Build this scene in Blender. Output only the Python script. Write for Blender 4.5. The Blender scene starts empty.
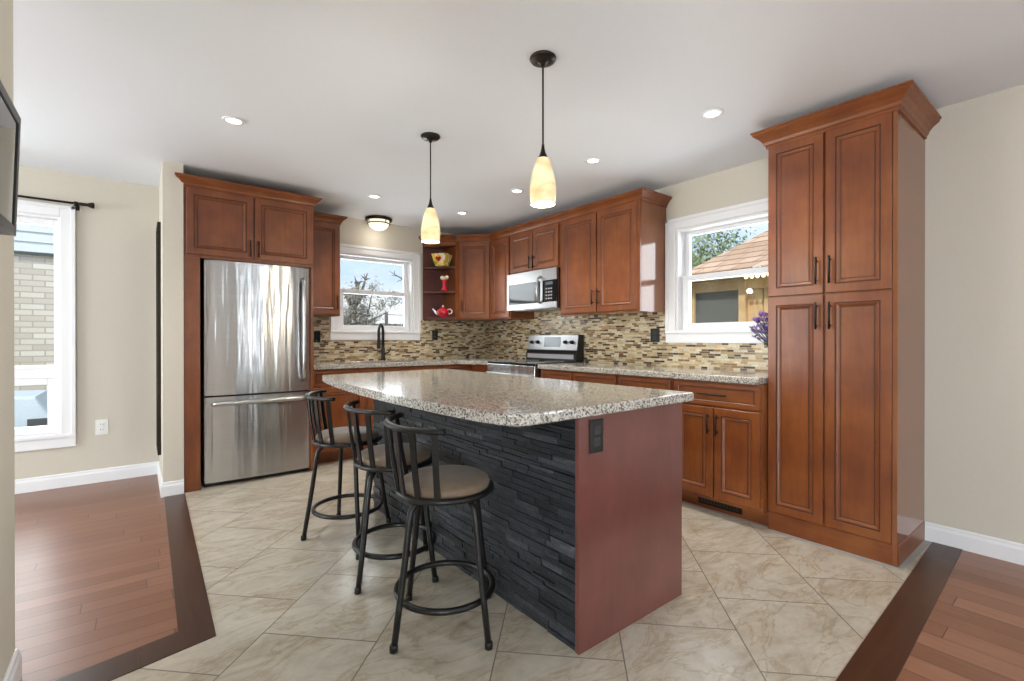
import bpy, bmesh, math, random
from mathutils import Vector, Matrix, Euler
PI = math.pi
R = math.radians
random.seed(7)
S = bpy.context.scene
COL = S.collection

# ------------------------------------------------------------------ camera
cam_d = bpy.data.cameras.new('camera'); cam = bpy.data.objects.new('camera', cam_d); COL.objects.link(cam)
cam_d.sensor_fit = 'HORIZONTAL'; cam_d.sensor_width = 36.0
cam_d.lens = 36.0 * 474.76 / 1024.0
cam_d.clip_start = 0.02; cam_d.clip_end = 200
cam.location = (0, 0, 1.1458)
cam.rotation_euler = (PI / 2 - 0.0028, 0, -0.6681)
S.camera = cam
# ------------------------------------------------------------------ exposure
S.view_settings.view_transform = 'Standard'
S.view_settings.look = 'None'
S.view_settings.gamma = 1.0
S.view_settings.use_curve_mapping = False
S.view_settings.exposure = 1.25
# ------------------------------------------------------------------ world (pale blue sky with white cloud)
W = bpy.data.worlds.new('sky'); S.world = W; W.use_nodes = True
wn = W.node_tree.nodes; wl = W.node_tree.links
for n in list(wn): wn.remove(n)
wo = wn.new('ShaderNodeOutputWorld'); wb = wn.new('ShaderNodeBackground')
wt = wn.new('ShaderNodeTexCoord'); wm = wn.new('ShaderNodeMapping'); wm.inputs['Scale'].default_value = (1, 1, 3.0)
wz = wn.new('ShaderNodeTexNoise'); wz.inputs['Scale'].default_value = 3.2; wz.inputs['Detail'].default_value = 5; wz.inputs['Roughness'].default_value = .55
wr = wn.new('ShaderNodeValToRGB')
wr.color_ramp.elements[0].position = .40; wr.color_ramp.elements[0].color = (.60, .77, 1.0, 1)
wr.color_ramp.elements[1].position = .62; wr.color_ramp.elements[1].color = (.93, .96, 1.0, 1)
wl.new(wt.outputs['Generated'], wm.inputs['Vector']); wl.new(wm.outputs[0], wz.inputs['Vector'])
wl.new(wz.outputs['Fac'], wr.inputs['Fac']); wl.new(wr.outputs['Color'], wb.inputs['Color']); wl.new(wb.outputs[0], wo.inputs['Surface'])
wb.inputs['Strength'].default_value = 0.5
# ------------------------------------------------------------------ sun (lights the yard; the house keeps it out of the kitchen)
sd = bpy.data.lights.new('sun', 'SUN'); sd.energy = 1.6; sd.angle = R(2); sd.color = (1, .96, .88)
so = bpy.data.objects.new('sun', sd); COL.objects.link(so); so.rotation_euler = Vector((.75, .35, -.62)).to_track_quat('-Z', 'Y').to_euler()
# ------------------------------------------------------------------ daylight at the visible windows; added fill at unseen glazing
def area(name, loc, direction, sx, sy, power, color=(1, 1, 1), spread=180):
    d = bpy.data.lights.new(name, 'AREA'); d.shape = 'RECTANGLE'; d.size = sx; d.size_y = sy; d.energy = power; d.color = color; d.spread = R(spread)
    o = bpy.data.objects.new(name, d); COL.objects.link(o); o.location = loc
    o.rotation_euler = Vector(direction).to_track_quat('-Z', 'Z').to_euler()
    return o
area('fill_patio', (-2.75, -3.82, 1.15), (0, 1, 0), 1.2, 2.0, 100, (.88, .945, 1))  # added fill lamp behind the unseen rear door
area('fill_slit', (1.57, -3.82, 1.25), (0, 1, 0), .15, 1.6, 7, (.88, .945, 1))  # added narrow lamp, makes a bright streak in the refrigerator doors
area('fill_slit', (2.32, -3.82, 1.25), (0, 1, 0), .22, 1.6, 10, (.88, .945, 1))  # second added lamp for the refrigerator streaks
area('fill_left', (-3.82, -1.3, 1.25), (1, 0, 0), 2.3, 1.7, 130, (.88, .945, 1))  # added fill at an unseen left opening, lights the pantry front
area('fill_right', (3.82, -2.1, 1.35), (-1, 0, 0), 1.9, 1.5, 90, (.88, .945, 1))  # added fill at an unseen opening in the right wall
area('daylight_dining', (-.98, 5.32, 1.25), (0, -1, 0), 1.05, 1.7, 16, (.95, .98, 1))
area('fill_dining_side', (-3.82, 3.7, 1.3), (1, 0, 0), 1.7, 1.7, 70, (.95, .98, 1))  # added fill for the dining walls, out of view
area('daylight_sink', (2.08, 5.32, 1.64), (0, -1, -.1), .85, .8, 8, (.92, .96, 1))
area('daylight_counter', (3.82, 1.85, 1.64), (-1, 0, -.1), .85, .8, 8, (.92, .96, 1))

# ------------------------------------------------------------------ key dimensions (metres)
XR, YB, CH = 3.533, 5.04, 2.44           # right wall, back wall, ceiling
XU, XC, XP = 3.188, 2.888, 2.975         # upper fronts, counter edge, pantry front
CZ = .915

# ------------------------------------------------------------------ node helpers
def mat(name):
    m = bpy.data.materials.new(name); m.use_nodes = True
    nt = m.node_tree; b = nt.nodes['Principled BSDF']
    return m, nt, b
def nd(nt, t, **k):
    n = nt.nodes.new(t)
    for a, v in k.items():
        if a in n.inputs: n.inputs[a].default_value = v
        else: setattr(n, a, v)
    return n
def ramp(nt, fac, stops, interp='LINEAR'):
    r = nt.nodes.new('ShaderNodeValToRGB'); cr = r.color_ramp; cr.interpolation = interp
    while len(cr.elements) < len(stops): cr.elements.new(.5)
    for e, (p, c) in zip(cr.elements, stops):
        e.position = p; e.color = (*c, 1) if len(c) == 3 else c
    nt.links.new(fac, r.inputs['Fac']); return r.outputs['Color']
def coords(nt, scale=(1, 1, 1), kind='Object', rot=(0, 0, 0), loc=(0, 0, 0)):
    t = nt.nodes.new('ShaderNodeTexCoord'); m = nt.nodes.new('ShaderNodeMapping')
    m.inputs['Scale'].default_value = scale; m.inputs['Rotation'].default_value = rot; m.inputs['Location'].default_value = loc
    nt.links.new(t.outputs[kind], m.inputs['Vector']); return m.outputs[0]
def noise(nt, vec, scale, detail=3, rough=.5, dist=0):
    n = nd(nt, 'ShaderNodeTexNoise', Scale=scale, Detail=detail, Roughness=rough, Distortion=dist)
    nt.links.new(vec, n.inputs['Vector']); return n.outputs['Fac']
def mix(nt, fac, a, b, mode='MIX'):
    m = nt.nodes.new('ShaderNodeMix'); m.data_type = 'RGBA'; m.blend_type = mode
    for sock, v in ((m.inputs[0], fac), (m.inputs[6], a), (m.inputs[7], b)):
        if hasattr(v, 'links'): nt.links.new(v, sock)
        else: sock.default_value = v if isinstance(v, (int, float)) else (*v, 1)
    return m.outputs[2]
def math_(nt, op, a, b=0.0, c=None):
    m = nt.nodes.new('ShaderNodeMath'); m.operation = op
    for i, v in enumerate((a, b, c)):
        if v is None: continue
        if hasattr(v, 'links'): nt.links.new(v, m.inputs[i])
        else: m.inputs[i].default_value = v
    return m.outputs[0]
def bump(nt, b, height, strength=.3, dist=.01):
    n = nd(nt, 'ShaderNodeBump', Strength=strength, Distance=dist); nt.links.new(height, n.inputs['Height'])
    nt.links.new(n.outputs[0], b.inputs['Normal'])
def plain(name, c, rough=.5, metal=0, spec=.5, coat=0, var=.05):
    m, nt, b = mat(name); b.inputs['Base Color'].default_value = (*c, 1); b.inputs['Roughness'].default_value = rough
    b.inputs['Metallic'].default_value = metal; b.inputs['Specular IOR Level'].default_value = spec; b.inputs['Coat Weight'].default_value = coat
    v = noise(nt, coords(nt), 60, 2)
    nt.links.new(ramp(nt, v, [(.3, tuple(x * (1 - var) for x in c)), (.7, tuple(min(1, x * (1 + var)) for x in c))]), b.inputs['Base Color'])
    return m
def lamp(name, c, strength):
    m, nt, b = mat(name); b.inputs['Base Color'].default_value = (*c, 1)
    b.inputs['Emission Color'].default_value = (*c, 1); b.inputs['Emission Strength'].default_value = strength
    return m

def wood(name, dark, mid, light, axis='z', rough=.36, coat=.12, blotch=.72):
    m, nt, b = mat(name)
    sc = {'z': (14, 14, 1.6), 'x': (1.6, 14, 14), 'y': (14, 1.6, 14)}[axis]
    g = noise(nt, coords(nt, sc), 3.0, 5, .6, .4)
    bl = noise(nt, coords(nt), 3.5, 3, .55)
    f = math_(nt, 'ADD', math_(nt, 'MULTIPLY', g, 1 - blotch), math_(nt, 'MULTIPLY', bl, blotch))
    nt.links.new(ramp(nt, f, [(.34, dark), (.5, mid), (.66, light)]), b.inputs['Base Color'])
    b.inputs['Roughness'].default_value = rough; b.inputs['Coat Weight'].default_value = coat; b.inputs['Coat Roughness'].default_value = .22
    return m
M = {}
M['cherry'] = wood('cherry_wood', (.135, .032, .0075), (.192, .051, .0112), (.25, .078, .0175), 'z')
M['cherry_h'] = wood('cherry_wood_horizontal', (.135, .032, .0075), (.192, .051, .0112), (.25, .078, .0175), 'x')
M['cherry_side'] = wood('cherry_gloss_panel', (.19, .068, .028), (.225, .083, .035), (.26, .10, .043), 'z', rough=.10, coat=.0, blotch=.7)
M['island_panel'] = wood('island_end_panel', (.110, .033, .027), (.136, .041, .034), (.163, .051, .043), 'z', rough=.3, coat=.6, blotch=.75)  # cherry with the glare haze mixed in as a pinkish tone
M['glaze'] = plain('dark_glaze', (.058, .018, .008), .5)
M['interior'] = wood('cabinet_interior', (.105, .040, .036), (.13, .050, .045), (.155, .062, .054), 'z')
M['bronze'] = plain('dark_bronze', (.028, .02, .016), .38, .7)
M['black'] = plain('black_plastic', (.012, .012, .013), .35)
M['blackgloss'] = plain('black_gloss', (.008, .008, .009), .07)
M['blackmetal'] = plain('black_metal', (.013, .0125, .0125), .33, .2)
M['white'] = plain('white_trim', (.80, .80, .815), .35, var=.004)
M['whiteplastic'] = plain('white_plastic', (.78, .77, .73), .35, var=.004)
M['ceiling'] = plain('ceiling_paint', (.825, .86, .91), .9, spec=.1, var=.006)
M['wall'] = plain('beige_paint', (.60, .555, .475), .75, spec=.2, var=.01)
M['steel'] = None
def steel(name, rot=0.0, wav=.0):
    m, nt, b = mat(name); b.inputs['Metallic'].default_value = 1; b.inputs['Roughness'].default_value = .21
    b.inputs['Base Color'].default_value = (.60, .60, .605, 1)
    v = noise(nt, coords(nt, (1.5, 1.5, 220)), 1.0, 3, .6)
    nt.links.new(ramp(nt, v, [(.3, (.44, .44, .445)), (.7, (.54, .54, .545))]), b.inputs['Base Color'])
    b.inputs['Anisotropic'].default_value = 1.0
    tg = nt.nodes.new('ShaderNodeCombineXYZ'); tg.inputs[2].default_value = 1.0; nt.links.new(tg.outputs[0], b.inputs['Tangent'])
    if wav:
        h = noise(nt, coords(nt, (8, 8, .5)), 1.0, 3, .45)
        bump(nt, b, h, wav, .012)
    return m
M['steel'] = steel('brushed_steel', 0.0, .75)
M['steel_plain'] = plain('satin_steel', (.50, .50, .505), .28, 1)
M['steel_dim'] = plain('microwave_steel', (.40, .40, .405), .33, 1)
def glass(name, tint=(1, 1, 1), refl=1.0):
    m = bpy.data.materials.new(name); m.use_nodes = True; nt = m.node_tree
    for n in list(nt.nodes): nt.nodes.remove(n)
    o = nt.nodes.new('ShaderNodeOutputMaterial'); t = nt.nodes.new('ShaderNodeBsdfTransparent'); g = nt.nodes.new('ShaderNodeBsdfGlossy')
    t.inputs['Color'].default_value = (*tint, 1); g.inputs['Roughness'].default_value = .01
    f = nt.nodes.new('ShaderNodeFresnel'); f.inputs['IOR'].default_value = 1.35
    mx = nt.nodes.new('ShaderNodeMixShader')
    nt.links.new(f.outputs[0], mx.inputs[0]); nt.links.new(t.outputs[0], mx.inputs[1]); nt.links.new(g.outputs[0], mx.inputs[2])
    nt.links.new(mx.outputs[0], o.inputs['Surface']); return m
M['glass'] = glass('window_glass', (.97, .985, .98))

def granite(name):
    m, nt, b = mat(name); c = coords(nt)
    vo = nd(nt, 'ShaderNodeTexVoronoi', Scale=175.0); nt.links.new(c, vo.inputs['Vector'])
    sep = nt.nodes.new('ShaderNodeSeparateColor'); nt.links.new(vo.outputs['Color'], sep.inputs[0])
    base = ramp(nt, sep.outputs[0], [(0, (.03, .028, .027)), (.14, (.14, .125, .11)), (.30, (.36, .32, .265)), (.52, (.50, .47, .41)), (.78, (.62, .595, .55)), (1, (.72, .70, .67))], 'CONSTANT')
    n2 = noise(nt, c, 70, 4, .7)
    col = mix(nt, .22, base, ramp(nt, n2, [(.35, (.10, .095, .09)), (.5, (.38, .36, .33)), (.65, (.58, .57, .55))]))
    nt.links.new(col, b.inputs['Base Color'])
    b.inputs['Roughness'].default_value = .10; b.inputs['Specular IOR Level'].default_value = .45
    return m
M['granite'] = granite('speckled_granite')

def mosaic(name, axis):
    m, nt, b = mat(name)
    t = nt.nodes.new('ShaderNodeTexCoord'); s = nt.nodes.new('ShaderNodeSeparateXYZ'); nt.links.new(t.outputs['Object'], s.inputs[0])
    u = s.outputs['X' if axis == 'x' else 'Y']; z = s.outputs['Z']
    rh = .0172
    row = math_(nt, 'FLOOR', math_(nt, 'DIVIDE', z, rh))
    wn_ = nt.nodes.new('ShaderNodeTexWhiteNoise'); wn_.noise_dimensions = '1D'; nt.links.new(row, wn_.inputs['W'])
    us = math_(nt, 'ADD', u, math_(nt, 'MULTIPLY', wn_.outputs['Value'], 3.0))
    c = nt.nodes.new('ShaderNodeCombineXYZ'); nt.links.new(us, c.inputs[0]); nt.links.new(z, c.inputs[1])
    br = nt.nodes.new('ShaderNodeTexBrick'); br.offset = .5; br.offset_frequency = 2; br.squash = 1.7; br.squash_frequency = 3
    br.inputs['Scale'].default_value = 1; br.inputs['Brick Width'].default_value = .052; br.inputs['Row Height'].default_value = rh
    br.inputs['Mortar Size'].default_value = .0011; br.inputs['Mortar Smooth'].default_value = 0; br.inputs['Bias'].default_value = 0
    br.inputs['Color1'].default_value = (0, 0, 0, 1); br.inputs['Color2'].default_value = (1, 1, 1, 1); br.inputs['Mortar'].default_value = (.5, .5, .5, 1)
    nt.links.new(c.outputs[0], br.inputs['Vector'])
    col = ramp(nt, br.outputs['Color'], [(0, (.065, .036, .02)), (.11, (.27, .16, .075)), (.26, (.58, .44, .25)), (.42, (.66, .54, .34)), (.56, (.36, .26, .145)), (.64, (.74, .64, .44)), (.78, (.46, .31, .145)), (.87, (.14, .085, .045)), (.92, (.62, .55, .41))], 'CONSTANT')
    v = noise(nt, t.outputs['Object'], 60, 3, .6)
    col = mix(nt, .35, col, ramp(nt, v, [(.35, (.3, .3, .3)), (.65, (1, 1, 1))]), 'MULTIPLY')
    col = mix(nt, br.outputs['Fac'], col, (.46, .41, .31))
    nt.links.new(col, b.inputs['Base Color'])
    b.inputs['Roughness'].default_value = .25
    inv = math_(nt, 'SUBTRACT', 1.0, br.outputs['Fac']); bump(nt, b, inv, .4, .002)
    return m
M['mosaic_x'] = mosaic('mosaic_tile_back', 'x'); M['mosaic_y'] = mosaic('mosaic_tile_right', 'y')

def floor_tile():
    m, nt, b = mat('travertine_tile')
    t = nt.nodes.new('ShaderNodeTexCoord')
    def dot(v):
        d = nt.nodes.new('ShaderNodeVectorMath'); d.operation = 'DOT_PRODUCT'; nt.links.new(t.outputs['Object'], d.inputs[0]); d.inputs[1].default_value = v; return d.outputs['Value']
    q = 2 ** -.5
    u = math_(nt, 'SUBTRACT', dot((q, q, 0)), 1.486); w = math_(nt, 'SUBTRACT', dot((q, -q, 0)), -.26)
    c = nt.nodes.new('ShaderNodeCombineXYZ'); nt.links.new(u, c.inputs[0]); nt.links.new(w, c.inputs[1])
    br = nt.nodes.new('ShaderNodeTexBrick'); br.offset = .5; br.offset_frequency = 2; br.squash = 1
    br.inputs['Scale'].default_value = 1; br.inputs['Brick Width'].default_value = .472; br.inputs['Row Height'].default_value = .4597
    br.inputs['Mortar Size'].default_value = .0026; br.inputs['Mortar Smooth'].default_value = .1; br.inputs['Bias'].default_value = 0
    br.inputs['Color1'].default_value = (0, 0, 0, 1); br.inputs['Color2'].default_value = (1, 1, 1, 1); br.inputs['Mortar'].default_value = (.5, .5, .5, 1)
    nt.links.new(c.outputs[0], br.inputs['Vector'])
    # each tile shifts the vein field so veins break at the joints
    off = nt.nodes.new('ShaderNodeCombineXYZ'); sh = math_(nt, 'MULTIPLY', br.outputs['Color'], 37.0)
    nt.links.new(sh, off.inputs[0]); nt.links.new(sh, off.inputs[2])
    add = nt.nodes.new('ShaderNodeVectorMath'); add.operation = 'ADD'; nt.links.new(t.outputs['Object'], add.inputs[0]); nt.links.new(off.outputs[0], add.inputs[1])
    mp = nt.nodes.new('ShaderNodeMapping'); mp.inputs['Rotation'].default_value = (0, 0, R(38)); mp.inputs['Scale'].default_value = (1.5, 3.6, 1)
    nt.links.new(add.outputs[0], mp.inputs['Vector'])
    v1 = noise(nt, mp.outputs[0], 1.9, 8, .66, 1.2)
    v2 = noise(nt, add.outputs[0], 14, 5, .7)
    col = ramp(nt, v1, [(.30, (.36, .30, .215)), (.40, (.46, .40, .315)), (.50, (.52, .47, .385)), (.58, (.56, .515, .435)), (.64, (.50, .44, .35)), (.72, (.42, .355, .265))])
    col = mix(nt, .35, col, ramp(nt, v2, [(.35, (.68, .65, .60)), (.62, (1, 1, 1))]), 'MULTIPLY')
    v3 = noise(nt, mp.outputs[0], 1.1, 7, .6, 1.8)
    col = mix(nt, 1.0, col, ramp(nt, v3, [(.455, (1, 1, 1)), (.485, (.80, .73, .63)), (.50, (.93, .90, .85)), (.53, (1, 1, 1))]), 'MULTIPLY')
    col = mix(nt, .18, col, ramp(nt, br.outputs['Color'], [(0, (.75, .72, .68)), (1, (1, 1, 1))]), 'MULTIPLY')
    col = mix(nt, br.outputs['Fac'], col, (.17, .145, .115))
    nt.links.new(col, b.inputs['Base Color']); b.inputs['Roughness'].default_value = .3
    bump(nt, b, math_(nt, 'SUBTRACT', 1.0, br.outputs['Fac']), .3, .002)
    return m
M['tile'] = floor_tile()
def planks(name, along, cols, wd=.092, ln=1.1, rough=.3, gap=(.07, .028, .018), seed=0):
    m, nt, b = mat(name)
    t = nt.nodes.new('ShaderNodeTexCoord'); s = nt.nodes.new('ShaderNodeSeparateXYZ'); nt.links.new(t.outputs['Object'], s.inputs[0])
    a, d = (s.outputs['X'], s.outputs['Y']) if along == 'x' else (s.outputs['Y'], s.outputs['X'])
    row = math_(nt, 'FLOOR', math_(nt, 'DIVIDE', d, wd))
    wn_ = nt.nodes.new('ShaderNodeTexWhiteNoise'); wn_.noise_dimensions = '1D'; nt.links.new(row, wn_.inputs['W'])
    a2 = math_(nt, 'ADD', a, math_(nt, 'MULTIPLY', wn_.outputs['Value'], 5.0))
    c = nt.nodes.new('ShaderNodeCombineXYZ'); nt.links.new(a2, c.inputs[0]); nt.links.new(d, c.inputs[1])
    br = nt.nodes.new('ShaderNodeTexBrick'); br.offset = 0; br.squash = 1
    br.inputs['Scale'].default_value = 1; br.inputs['Brick Width'].default_value = ln; br.inputs['Row Height'].default_value = wd
    br.inputs['Mortar Size'].default_value = .0016; br.inputs['Mortar Smooth'].default_value = 0; br.inputs['Bias'].default_value = 0
    br.inputs['Color1'].default_value = (0, 0, 0, 1); br.inputs['Color2'].default_value = (1, 1, 1, 1); br.inputs['Mortar'].default_value = (.5, .5, .5, 1)
    nt.links.new(c.outputs[0], br.inputs['Vector'])
    mp = nt.nodes.new('ShaderNodeMapping'); mp.inputs['Scale'].default_value = (1.2, 16, 1) if along == 'x' else (16, 1.2, 1)
    nt.links.new(t.outputs['Object'], mp.inputs['Vector'])
    g = noise(nt, mp.outputs[0], 2.2, 5, .6, .5)
    f = math_(nt, 'ADD', math_(nt, 'MULTIPLY', g, .55), math_(nt, 'MULTIPLY', br.outputs['Color'], .45))
    col = ramp(nt, f, [(.2, cols[0]), (.5, cols[1]), (.8, cols[2])])
    col = mix(nt, br.outputs['Fac'], col, gap)
    nt.links.new(col, b.inputs['Base Color']); b.inputs['Roughness'].default_value = rough; b.inputs['Specular IOR Level'].default_value = .35
    bump(nt, b, math_(nt, 'SUBTRACT', math_(nt, 'ADD', math_(nt, 'MULTIPLY', g, .3), 1.0), br.outputs['Fac']), .12, .002)
    return m
HW = ((.165, .066, .038), (.205, .088, .053), (.245, .112, .07))
M['hard_x'] = planks('hardwood_dining', 'x', HW); M['hard_y'] = planks('hardwood_living', 'y', ((.19, .078, .043), (.255, .115, .067), (.31, .15, .093)), wd=.11)
M['border'] = planks('dark_border_plank', 'x', ((.040, .015, .0075), (.062, .024, .012), (.088, .036, .018)), wd=3.0, ln=.62)
M['border_y'] = planks('dark_border_plank_left', 'y', ((.045, .018, .010), (.068, .029, .017), (.092, .041, .025)), wd=3.0, ln=1.9)

def ledger():
    m, nt, b = mat('charcoal_ledger_stone'); g = nt.nodes.new('ShaderNodeNewGeometry')
    rnd = ramp(nt, g.outputs['Random Per Island'], [(0, (.007, .0085, .0115)), (.5, (.015, .0175, .023)), (.88, (.026, .029, .037)), (1, (.066, .07, .08))])
    c = coords(nt, (1, 1, 2.5)); n1 = noise(nt, c, 15, 7, .72, 1.2)
    nt.links.new(mix(nt, .7, rnd, ramp(nt, n1, [(.32, (.25, .25, .26)), (.5, (.9, .9, .92)), (.66, (2.2, 2.2, 2.3))]), 'MULTIPLY'), b.inputs['Base Color'])
    b.inputs['Roughness'].default_value = .45; bump(nt, b, n1, .7, .012)
    return m
M['ledger'] = ledger()
def fabric():
    m, nt, b = mat('taupe_microfibre'); n1 = noise(nt, coords(nt), 9, 4, .6)
    nt.links.new(ramp(nt, n1, [(.35, (.17, .118, .078)), (.65, (.235, .168, .11))]), b.inputs['Base Color'])
    b.inputs['Roughness'].default_value = .6; b.inputs['Sheen Weight'].default_value = .2
    return m
M['fabric'] = fabric()
def shade_mat():
    m, nt, b = mat('amber_art_glass'); c = coords(nt, (1, 1, 1.6), rot=(0, R(35), 0)); n1 = noise(nt, c, 6, 2, .5, .6)
    col = ramp(nt, n1, [(.30, (.62, .42, .17)), (.5, (.80, .64, .36)), (.7, (.92, .82, .58))])
    nt.links.new(col, b.inputs['Base Color']); nt.links.new(col, b.inputs['Emission Color']); b.inputs['Emission Strength'].default_value = .20
    b.inputs['Roughness'].default_value = .25
    return m
M['shade'] = shade_mat()
M['bulb'] = lamp('lit_bulb', (1, .93, .78), 1.6)
M['downlight'] = lamp('downlight_lens', (1, .96, .84), 2.5)
M['bowl_lit'] = lamp('lit_frosted_glass', (1, .93, .76), .34)

# ------------------------------------------------------------------ mesh builder
class MB:
    def __init__(s): s.bm = bmesh.new()
    def _new(s, geo, mi):
        for f in geo:
            f.material_index = mi
    def box(s, x0, x1, y0, y1, z0, z1, bev=0, mi=0, seg=2):
        r = bmesh.ops.create_cube(s.bm, size=1); vs = r['verts']
        for v in vs: v.co = Vector(((x0 + x1) / 2 + v.co.x * (x1 - x0), (y0 + y1) / 2 + v.co.y * (y1 - y0), (z0 + z1) / 2 + v.co.z * (z1 - z0)))
        fs = set(f for v in vs for f in v.link_faces)
        for f in fs: f.material_index = mi
        if bev:
            es = list(set(e for v in vs for e in v.link_edges))
            rr = bmesh.ops.bevel(s.bm, geom=es, offset=bev, segments=seg, affect='EDGES', profile=.5, clamp_overlap=True)
            for f in rr['faces']: f.material_index = mi
        return s
    def poly(s, pts, mi=0):
        f = s.bm.faces.new([s.bm.verts.new(p) for p in pts]); f.material_index = mi; return s
    def prism(s, pts, z0, z1, bev=0, mi=0, axis='z'):
        def P(a, b, c): return {'z': (a, b, c), 'y': (a, c, b), 'x': (c, a, b)}[axis]
        lo = [s.bm.verts.new(P(a, b, z0)) for a, b in pts]; hi = [s.bm.verts.new(P(a, b, z1)) for a, b in pts]
        fs = [s.bm.faces.new(lo[::-1]), s.bm.faces.new(hi)]
        n = len(pts)
        for i in range(n): fs.append(s.bm.faces.new((lo[i], lo[(i + 1) % n], hi[(i + 1) % n], hi[i])))
        for f in fs: f.material_index = mi
        if bev:
            es = list(set(list(fs[0].edges) + list(fs[1].edges)))
            bmesh.ops.bevel(s.bm, geom=es, offset=bev, segments=3, affect='EDGES', profile=.5)
        return s
    def lathe(s, prof, c=(0, 0, 0), seg=24, mi=0, axis='z', smooth=True):
        rings = []
        for r, z in prof:
            if r < 1e-6:
                rings.append([s.bm.verts.new(s._ax(0, 0, z, c, axis))])
            else:
                rings.append([s.bm.verts.new(s._ax(r * math.cos(2 * PI * k / seg), r * math.sin(2 * PI * k / seg), z, c, axis)) for k in range(seg)])
        for a, b in zip(rings, rings[1:]):
            for k in range(seg):
                k2 = (k + 1) % seg
                if len(a) == 1 and len(b) == 1: continue
                if len(a) == 1: q = (a[0], b[k2], b[k])
                elif len(b) == 1: q = (a[k], a[k2], b[0])
                else: q = (a[k], a[k2], b[k2], b[k])
                f = s.bm.faces.new(q); f.material_index = mi; f.smooth = smooth
        return s
    def _ax(s, a, b, c, o, axis):
        v = {'z': (a, b, c), 'y': (a, -c, b), 'x': (-c, a, b)}[axis]   # y / x : profile runs towards -y / -x
        return Vector(v) + Vector(o)
    def cyl(s, c, r, z0, z1, seg=20, mi=0, axis='z', bev=0):
        p = [(0, z0), (r - bev, z0), (r, z0 + bev), (r, z1 - bev), (r - bev, z1), (0, z1)] if bev else [(0, z0), (r, z0), (r, z1), (0, z1)]
        return s.lathe(p, c, seg, mi, axis, smooth=True)
    def tube(s, pts, r, seg=10, mi=0, closed=False, flat=1.0, up=None, cap=True):
        pts = [Vector(p) for p in pts]; n = len(pts); rings = []
        rr = r if isinstance(r, (list, tuple)) else [r] * n
        prev = None
        for i, p in enumerate(pts):
            if closed: t = (pts[(i + 1) % n] - pts[i - 1]).normalized()
            else: t = (pts[min(i + 1, n - 1)] - pts[max(i - 1, 0)]).normalized()
            if up is not None: a = t.cross(Vector(up)).normalized()
            else:
                if prev is None:
                    ref = Vector((0, 0, 1)) if abs(t.z) < .9 else Vector((1, 0, 0)); a = t.cross(ref).normalized()
                else: a = (prev - t * prev.dot(t)).normalized()
            prev = a; b = t.cross(a).normalized()
            rings.append([s.bm.verts.new(p + (a * math.cos(2 * PI * k / seg) + b * math.sin(2 * PI * k / seg) * flat) * rr[i]) for k in range(seg)])
        for i in range(n if closed else n - 1):
            A, B = rings[i], rings[(i + 1) % n]
            for k in range(seg):
                f = s.bm.faces.new((A[k], A[(k + 1) % seg], B[(k + 1) % seg], B[k])); f.material_index = mi; f.smooth = True
        if not closed and cap:
            for rg in (rings[0][::-1], rings[-1]):
                f = s.bm.faces.new(rg); f.material_index = mi
        return s
    def sweep(s, path, prof, mi=0, closed=False):
        # path: 2-D polyline walked with the outside on the right hand; prof: (out, z) closed polygon
        n = len(path); P = [Vector(p) for p in path]; rings = []
        for i in range(n):
            d0 = (P[i] - P[i - 1]).normalized() if (i > 0 or closed) else (P[1] - P[0]).normalized()
            d1 = (P[(i + 1) % n] - P[i]).normalized() if (i < n - 1 or closed) else d0
            n0 = Vector((d0.y, -d0.x)); n1 = Vector((d1.y, -d1.x)); m = (n0 + n1); m = m / max(m.dot(n0), .2)
            rings.append([s.bm.verts.new((P[i].x + m.x * o, P[i].y + m.y * o, z)) for o, z in prof])
        k = len(prof)
        for i in range(n if closed else n - 1):
            A, B = rings[i], rings[(i + 1) % n]
            for j in range(k):
                f = s.bm.faces.new((A[j], A[(j + 1) % k], B[(j + 1) % k], B[j])); f.material_index = mi
        if not closed:
            s.bm.faces.new(rings[0]).material_index = mi; s.bm.faces.new(rings[-1][::-1]).material_index = mi
        return s
    def build(s, name, mats, parent=None, smooth=False, loc=None):
        bmesh.ops.recalc_face_normals(s.bm, faces=s.bm.faces)
        me = bpy.data.meshes.new(name)
        if smooth:
            for f in s.bm.faces: f.smooth = True
        s.bm.to_mesh(me); s.bm.free()
        for m in (mats if isinstance(mats, (list, tuple)) else [mats]): me.materials.append(m)
        o = bpy.data.objects.new(name, me); COL.objects.link(o)
        if parent is not None: o.parent = parent
        if loc is not None: o.location = loc
        return o
def thing(name, label, cat, loc=(0, 0, 0), rz=0, group=None):
    o = bpy.data.objects.new(name, None); COL.objects.link(o); o.empty_display_size = .1
    o.location = loc; o.rotation_euler = (0, 0, rz); o['label'] = label; o['category'] = cat
    if group: o['group'] = group
    return o
def tag(o, label, cat, group=None):
    o['label'] = label; o['category'] = cat
    if group: o['group'] = group
    return o
def struct(name, mb, m, label=None, cat=None):
    o = mb.build(name, m); o['kind'] = 'structure'
    if label: o['label'] = label
    o['category'] = cat or name.split('_')[0]
    return o
def kids(o): return [c for c in bpy.data.objects if c.parent == o]
def copy_thing(src, loc, rz, label, parent=None):
    c = src.copy(); COL.objects.link(c)
    if parent is None: c.location = loc; c.rotation_euler = (0, 0, rz); c['label'] = label
    else: c.parent = parent
    for k in kids(src): copy_thing(k, None, 0, None, c)
    return c

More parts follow.
